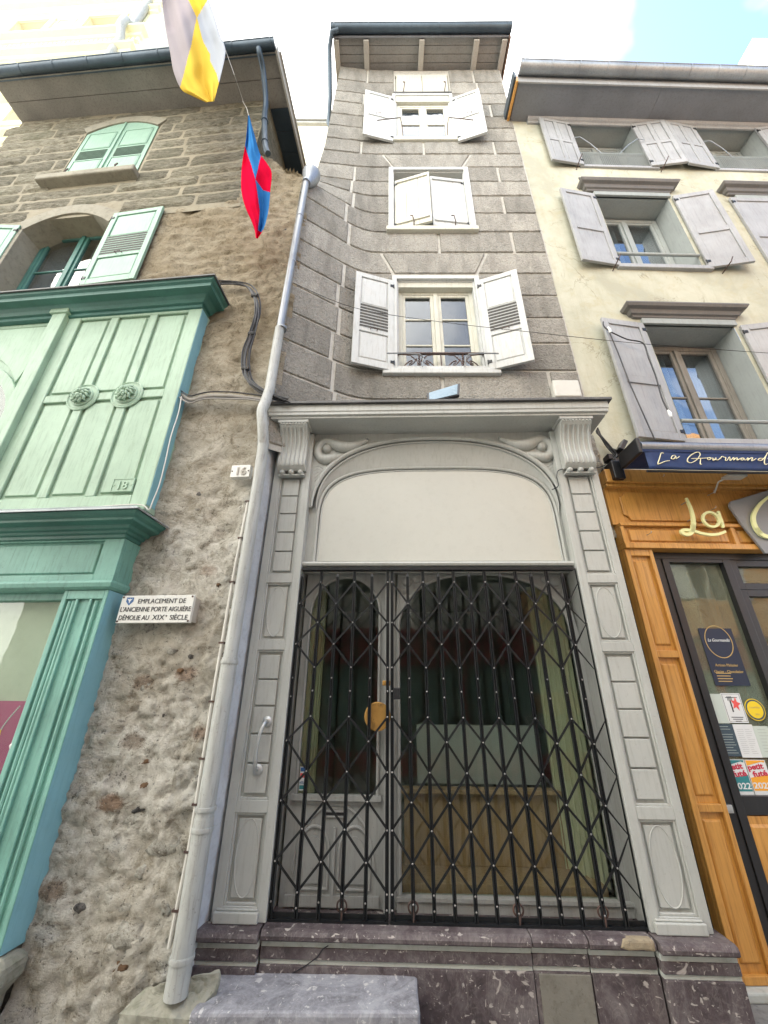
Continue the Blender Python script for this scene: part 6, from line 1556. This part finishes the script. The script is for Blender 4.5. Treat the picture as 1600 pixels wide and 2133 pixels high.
# ------------------------------------------------------------------ buildings further back
WH = thing('apartment_building', 'tall ivory apartment building rising behind the gutter at the top left', 'building', FW.P(-4, 0, 0))
def wz(px, py): return FW.hit(px, py, 0)
wh = []
for uc in (-7.4, -4.1, -1.36): wh += [(uc - .62, uc + .62, 22.98, 24.25), (uc - .62, uc + .62, 19.2, 20.5), (uc - .62, uc + .62, 25.6, 27.2), (uc - .62, uc + .62, 16.2, 17.5)]
m = MB(FW); wallgrid(m, rng(-9, .55, .3) + [x for h in wh for x in h[:2]], rng(0, 30, .4) + [x for h in wh for x in h[2:]], wh, lambda u, z: 0)
for h in wh: reveal(m, h, 0, -.35)
m.quad((.55, 0, 0), (.55, -6, 0), (.55, -6, 30), (.55, 0, 30)); m.quad((-9, 0, 30), (.55, 0, 30), (.55, -6, 30), (-9, -6, 30)); m.build('wall', M['ivory'], WH)
for z, d in ((22.08, .32), (22.45, .20), (24.45, .18), (20.75, .3), (17.9, .45), (25.1, .3), (15.3, .3), (28.5, .5)):
    m = MB(FW); m.cornice(-9, .50, [(0, z - .22), (d * .4, z - .18), (d * .5, z - .08), (d, z - .04), (d, z + .06), (0, z + .14)], left=False); m.build('string_course', M['ivory2'], WH, bevel=.01)
for h in wh:
    m = MB(FW); m.frame(h[0] - .22, h[1] + .22, h[2] - .0, h[3] + .2, .21, 0, .06); wf = m.build('window_surround', M['ivory2'], WH, bevel=.01)
    m = MB(FW); m.box(h[0], h[1], -.36, -.34, h[2], h[3]); m.build('blind', M['ochre'] if False else M['cloth_c'], wf)
for uc in (-5.75, -2.75, -.05):
    for z in (22.9, 19.2): m = MB(FW); m.frame(uc - .4, uc + .3, z, z + 1.3, .05, 0, .03); m.build('wall_panel', M['ivory2'], WH)
m = MB(FW)
for i in range(60): u = -8.9 + i * .16; m.box(u, u + .08, 0, .12, 21.55, 21.72)
m.build('dentil_row', M['ivory'], WH)
wp = thing('drainpipe', 'pale zinc drainpipe at the corner of the tall ivory building', 'drainpipe', FW.P(.2, .2, 10))
m = MB(FW); m.tube([(.15, .15, 30), (.15, .15, 22.6), (.15, .38, 22.3), (.15, .38, 21.8), (.10, .15, 21.4), (.10, .15, 10)], .13, 12); m.build('pipe', M['pipe'], wp, smooth=True)
BH = thing('back_building', 'plain white building with a blue zinc edge in the gap between the two left roofs', 'building', (-2.6, 8, 0))
gz = ony(645, 262, 7.6).z
m = MB(FG); m.box(-5.8, -.2, -7.6, -12, 0, gz); m.build('wall', M['ivory'], BH)
m = MB(FG); m.box(-5.9, -.1, -7.5, -12, gz, gz + .10); m.box(-5.9, -.1, -7.45, -12, gz + .14, gz + .26); m.build('zinc_edge', M['pipe'], BH)
RB = thing('white_gable', 'sliver of a white gable beyond the gutter at the top right corner', 'building', (9.9, 6, 0))
gp_ = ony(1600, 112, 6.5); m = MB(FG); m.box(gp_.x - .02, gp_.x + 4, -6.5, -9, 0, gp_.z + 1.5); m.addw([(gp_.x - .4, 6.5, gp_.z - 1), (gp_.x - .02, 6.5, gp_.z + .4), (gp_.x - .02, 6.5, gp_.z - 1), (gp_.x - .4, 9, gp_.z - 1), (gp_.x - .02, 9, gp_.z + .4), (gp_.x - .02, 9, gp_.z - 1)], [(0, 1, 2), (3, 4, 5), (0, 1, 4, 3)]); m.build('wall', M['ivory'], RB)

# ------------------------------------------------------------------ flags
def inpoly(x, y, P):
    c = False; j = len(P) - 1
    for i in range(len(P)):
        if (P[i][1] > y) != (P[j][1] > y) and x < (P[j][0] - P[i][0]) * (y - P[i][1]) / (P[j][1] - P[i][1]) + P[i][0]: c = not c
        j = i
    return c
def flag(name, label, Lp, Rp, Y, regions, mats, default, amp, folds, cord):
    top = FG; nt_, ns = 170, 80
    def at(P, t):
        L = [0]
        for a, b in zip(P, P[1:]): L.append(L[-1] + math.hypot(b[0] - a[0], b[1] - a[1]))
        d = t * L[-1]
        for i in range(len(P) - 1):
            if d <= L[i + 1] + 1e-9: f = (d - L[i]) / max(1e-9, L[i + 1] - L[i]); return (P[i][0] + (P[i + 1][0] - P[i][0]) * f, P[i][1] + (P[i + 1][1] - P[i][1]) * f)
        return P[-1]
    Ls, Rs = spline(Lp, 6), spline(Rp, 6); px_ = []; vs_ = []
    for i in range(nt_ + 1):
        a, b = at(Ls, i / nt_), at(Rs, i / nt_)
        for j in range(ns + 1):
            s = j / ns; x, y = a[0] + (b[0] - a[0]) * s, a[1] + (b[1] - a[1]) * s; px_.append((x, y))
            dy = amp * (math.sin(s * folds + i / nt_ * 3.2) + .35 * math.sin(s * folds * 2.3 - i / nt_ * 5)) + .12 * amp * math.sin(i * .19 + s * 4)
            vs_.append(ony(x, y, Y + dy))
    th_ = thing(name, label, 'flag', tuple(vs_[-1]))
    mm = MB(FG); mm.v = vs_; mi = []
    for i in range(nt_):
        for j in range(ns):
            a = i * (ns + 1) + j; mm.f.append([a, a + 1, a + ns + 2, a + ns + 1])
            cx = sum(px_[k][0] for k in mm.f[-1]) / 4; cy = sum(px_[k][1] for k in mm.f[-1]) / 4; k = default
            for q, (r_, P) in enumerate(regions):
                if inpoly(cx, cy, P): k = r_; break
            mi.append(k)
    o = mm.build('cloth', mats, th_, smooth='all')
    for p, k in zip(o.data.polygons, mi): p.material_index = k
    sd = o.modifiers.new('Solidify', 'SOLIDIFY'); sd.thickness = .002
    for c in cord:
        q = MB(FG); q.tube([tuple(ony(x, y, Y + e)) for x, y, e in c], .003, 5, world=True); q.build('cord', M['cable_w'], th_)
flag('quartered_flag', 'large yellow and white flag hanging at the top left', [(330, -60), (337, 0), (345, 60), (355, 112), (362, 150), (378, 186), (400, 199), (430, 213)], [(418, -60), (436, 0), (447, 32), (458, 70), (470, 105), (462, 150), (453, 185), (446, 211)], 2.3,
     [(1, [(392, -1), (433, -1), (410, 38)]), (1, [(370, -80), (437, -80), (436, -1), (392, -1)]), (1, [(410, 34), (418, 66), (424, 88), (437, 112), (438, 128), (452, 155), (460, 190), (450, 230), (370, 230), (374, 187), (383, 155), (398, 95)]), (2, [(300, -100), (392, -100), (392, 0), (411, 38), (398, 95), (383, 155), (376, 192), (330, 190)])],
     [M['fl_w'], M['fl_y'], M['fl_l']], 0, .06, 9, [[(470, 105, 0), (488, 155, .1), (507, 212, .6)]])
flag('pennant_flag', 'narrow red and blue flag hanging before the rubble wall', [(517, 240), (513, 285), (510, 306), (504, 345), (503, 395), (511, 430), (524, 460), (531, 480), (533, 496)], [(519, 240), (530, 280), (541, 318), (556, 340), (566, 360), (563, 400), (559, 440), (550, 475), (537, 497)], 2.45,
     [(1, [(500, 230), (530, 230), (545, 318), (532, 374), (524, 345), (510, 304)]), (1, [(532, 374), (548, 396), (566, 402), (566, 450), (545, 484), (537, 480), (541, 440)])], [M['fl_r'], M['fl_b']], 0, .05, 7, [[(518, 241, 0), (514, 225, .1), (505, 210, .5)]])

# ------------------------------------------------------------------ street and the far side of it
def struct(o): o['kind'] = 'structure'; return o
m = MB(FG); m.box(-60, 60, -60, 60, -1.2, -.02); g_ = m.build('street', M['asphalt'], None); struct(g_); tag(g_, 'paved street ground in front of the houses', 'street', kind='structure')
FO = Frame(0, -3.9, PI)
def far_house(name, label, ua, ub, H_, mat, xs_):
    OH = thing(name, label, 'house', FO.P((ua + ub) / 2, -.2, 0))
    oh = [(x, x + 1.1, z, z + 1.8) for x in xs_ for z in ((4.2, 7.4) if H_ > 9 else (4.2,))]
    m = MB(FO); wallgrid(m, rng(ua, ub, .5) + [x for h in oh for x in h[:2]], rng(0, H_, .5) + [x for h in oh for x in h[2:]], oh, lambda u, z: 0)
    for h in oh: reveal(m, h, 0, -.3)
    m.quad((ua, -4, H_), (ub, -4, H_), (ub, 0, H_), (ua, 0, H_)); m.quad((ua, -4, 0), (ua, 0, 0), (ua, 0, H_), (ua, -4, H_)); m.quad((ub, -4, 0), (ub, 0, 0), (ub, 0, H_), (ub, -4, H_))
    m.build('wall', mat, OH)
    for h in oh:
        m = MB(FO); m.frame(h[0], h[1], h[2], h[3], .07, -.2, -.14); m.box((h[0] + h[1]) / 2 - .03, (h[0] + h[1]) / 2 + .03, -.2, -.14, h[2] + .07, h[3] - .07); w = m.build('window', M['cream_w'], OH)
        m = MB(FO); m.box(h[0], h[1], -.22, -.21, h[2], h[3]); m.build('pane', M['room'], w)
        for s in (h[0] - .58, h[1] + .03): m = MB(FO); m.box(s, s + .55, .01, .05, h[2], h[3]); m.build('shutter', M['white'], OH)
far_house('opposite_house', 'pale grey house across the street, seen only as a reflection in the glass', -3.2, 12, 7.6, M['opp'], (-2.1, .6, 3.3, 6.0, 8.7))
far_house('opposite_house', 'ochre house across the street, seen only as a reflection in the right windows', -12, -3.21, 10.4, M['ochre'], (-10.2, -7.5, -4.8))
RS = thing('red_shopfront', 'red shopfront across the street, seen only as a reflection in the shop glass', 'shopfront', (0, -3.8, 0))
m = MB(FO); m.box(-11.5, 2.4, .0, .12, 0, .5); m.box(-11.5, 2.4, .0, .14, 2.35, 3.2)
for u in [-11.5, -10.2, -9.0, -7.8, -6.4, -4.0, -1.6, .6, 2.3]: m.box(u, u + .09, .0, .121, .5, 2.35)
m.box(-11.5, 2.4, .141, .2, 3.1, 3.2); m.build('frame', M['red'], RS, bevel=.01)
m = MB(FO); m.box(-11.4, 2.3, .01, .03, .5, 2.35); m.build('shop_window', paint('sea_green_shop_glass', (.16, .26, .24), .2, .2, dirtamt=0, streak=False), RS)
m = MB(FO); m.box(-4.45, -3.1, .032, .036, 1.32, 1.75); m.build('poster', M['deck'], RS)
text('IMMOBILIER ROMEYER', FO, -4.45, 1.05, .04, .20, M['paper'], RS, fit=1.75)
# ------------------------------------------------------------------ light
wd = bpy.data.worlds.new('World'); SC.world = wd; wd.use_nodes = True; t = wd.node_tree; t.nodes.clear()
sky = t.nodes.new('ShaderNodeTexSky'); sky.sky_type = 'NISHITA'; sky.sun_disc = False; SUN_EL, SUN_AZ = 52, -28
sky.sun_elevation = R_(SUN_EL); sky.sun_rotation = R_(SUN_AZ); sky.dust_density = .8; sky.air_density = 1.0
bg = t.nodes.new('ShaderNodeBackground'); bg.inputs[1].default_value = .14; wo = t.nodes.new('ShaderNodeOutputWorld')
tc = t.nodes.new('ShaderNodeTexCoord'); mp = t.nodes.new('ShaderNodeMapping'); mp.inputs['Scale'].default_value = (1.6, 1.6, 2.6); t.links.new(tc.outputs['Generated'], mp.inputs[0]); mp.inputs['Location'].default_value = (.55, .1, .3)
cl = noi(t, mp.outputs[0], 1.1, 6, .5, .2); sxyz = t.nodes.new('ShaderNodeSeparateXYZ'); t.links.new(tc.outputs['Generated'], sxyz.inputs[0])
ad = N(t, 'ShaderNodeMath', operation='MULTIPLY_ADD'); ad.inputs[1].default_value = -.42; t.links.new(sxyz.outputs[0], ad.inputs[0]); t.links.new(cl, ad.inputs[2])   # the cloud bank lies over the left end of the street
cf = ramp(t, ad.outputs[0], [(.33, (0, 0, 0)), (.60, (1, 1, 1))])
col = mixc(t, sky.outputs[0], (9.9, 9.6, 8.9), cf); t.links.new(col, bg.inputs[0]); t.links.new(bg.outputs[0], wo.inputs[0])
sl = bpy.data.lights.new('sun', 'SUN'); sl.energy = 4.0; sl.angle = R_(.5); sl.color = (1, .94, .85); so = bpy.data.objects.new('sun', sl); COL.objects.link(so)
az = R_(SUN_AZ); dv = Vector((math.sin(az) * math.cos(R_(SUN_EL)), math.cos(az) * math.cos(R_(SUN_EL)), math.sin(R_(SUN_EL))))
so.rotation_euler = dv.to_track_quat('Z', 'Y').to_euler(); so.location = (0, 0, 30)
vs = SC.view_settings; vs.view_transform = 'Standard'; vs.look = 'None'; vs.exposure = 2.1; vs.gamma = 1; vs.use_curve_mapping = False
SC.cycles.max_bounces = 8; SC.cycles.transparent_max_bounces = 16; SC.cycles.diffuse_bounces = 5
print('OBJECTS', len(SC.objects), 'VERTS', sum(len(o.data.vertices) for o in SC.objects if o.type == 'MESH'))
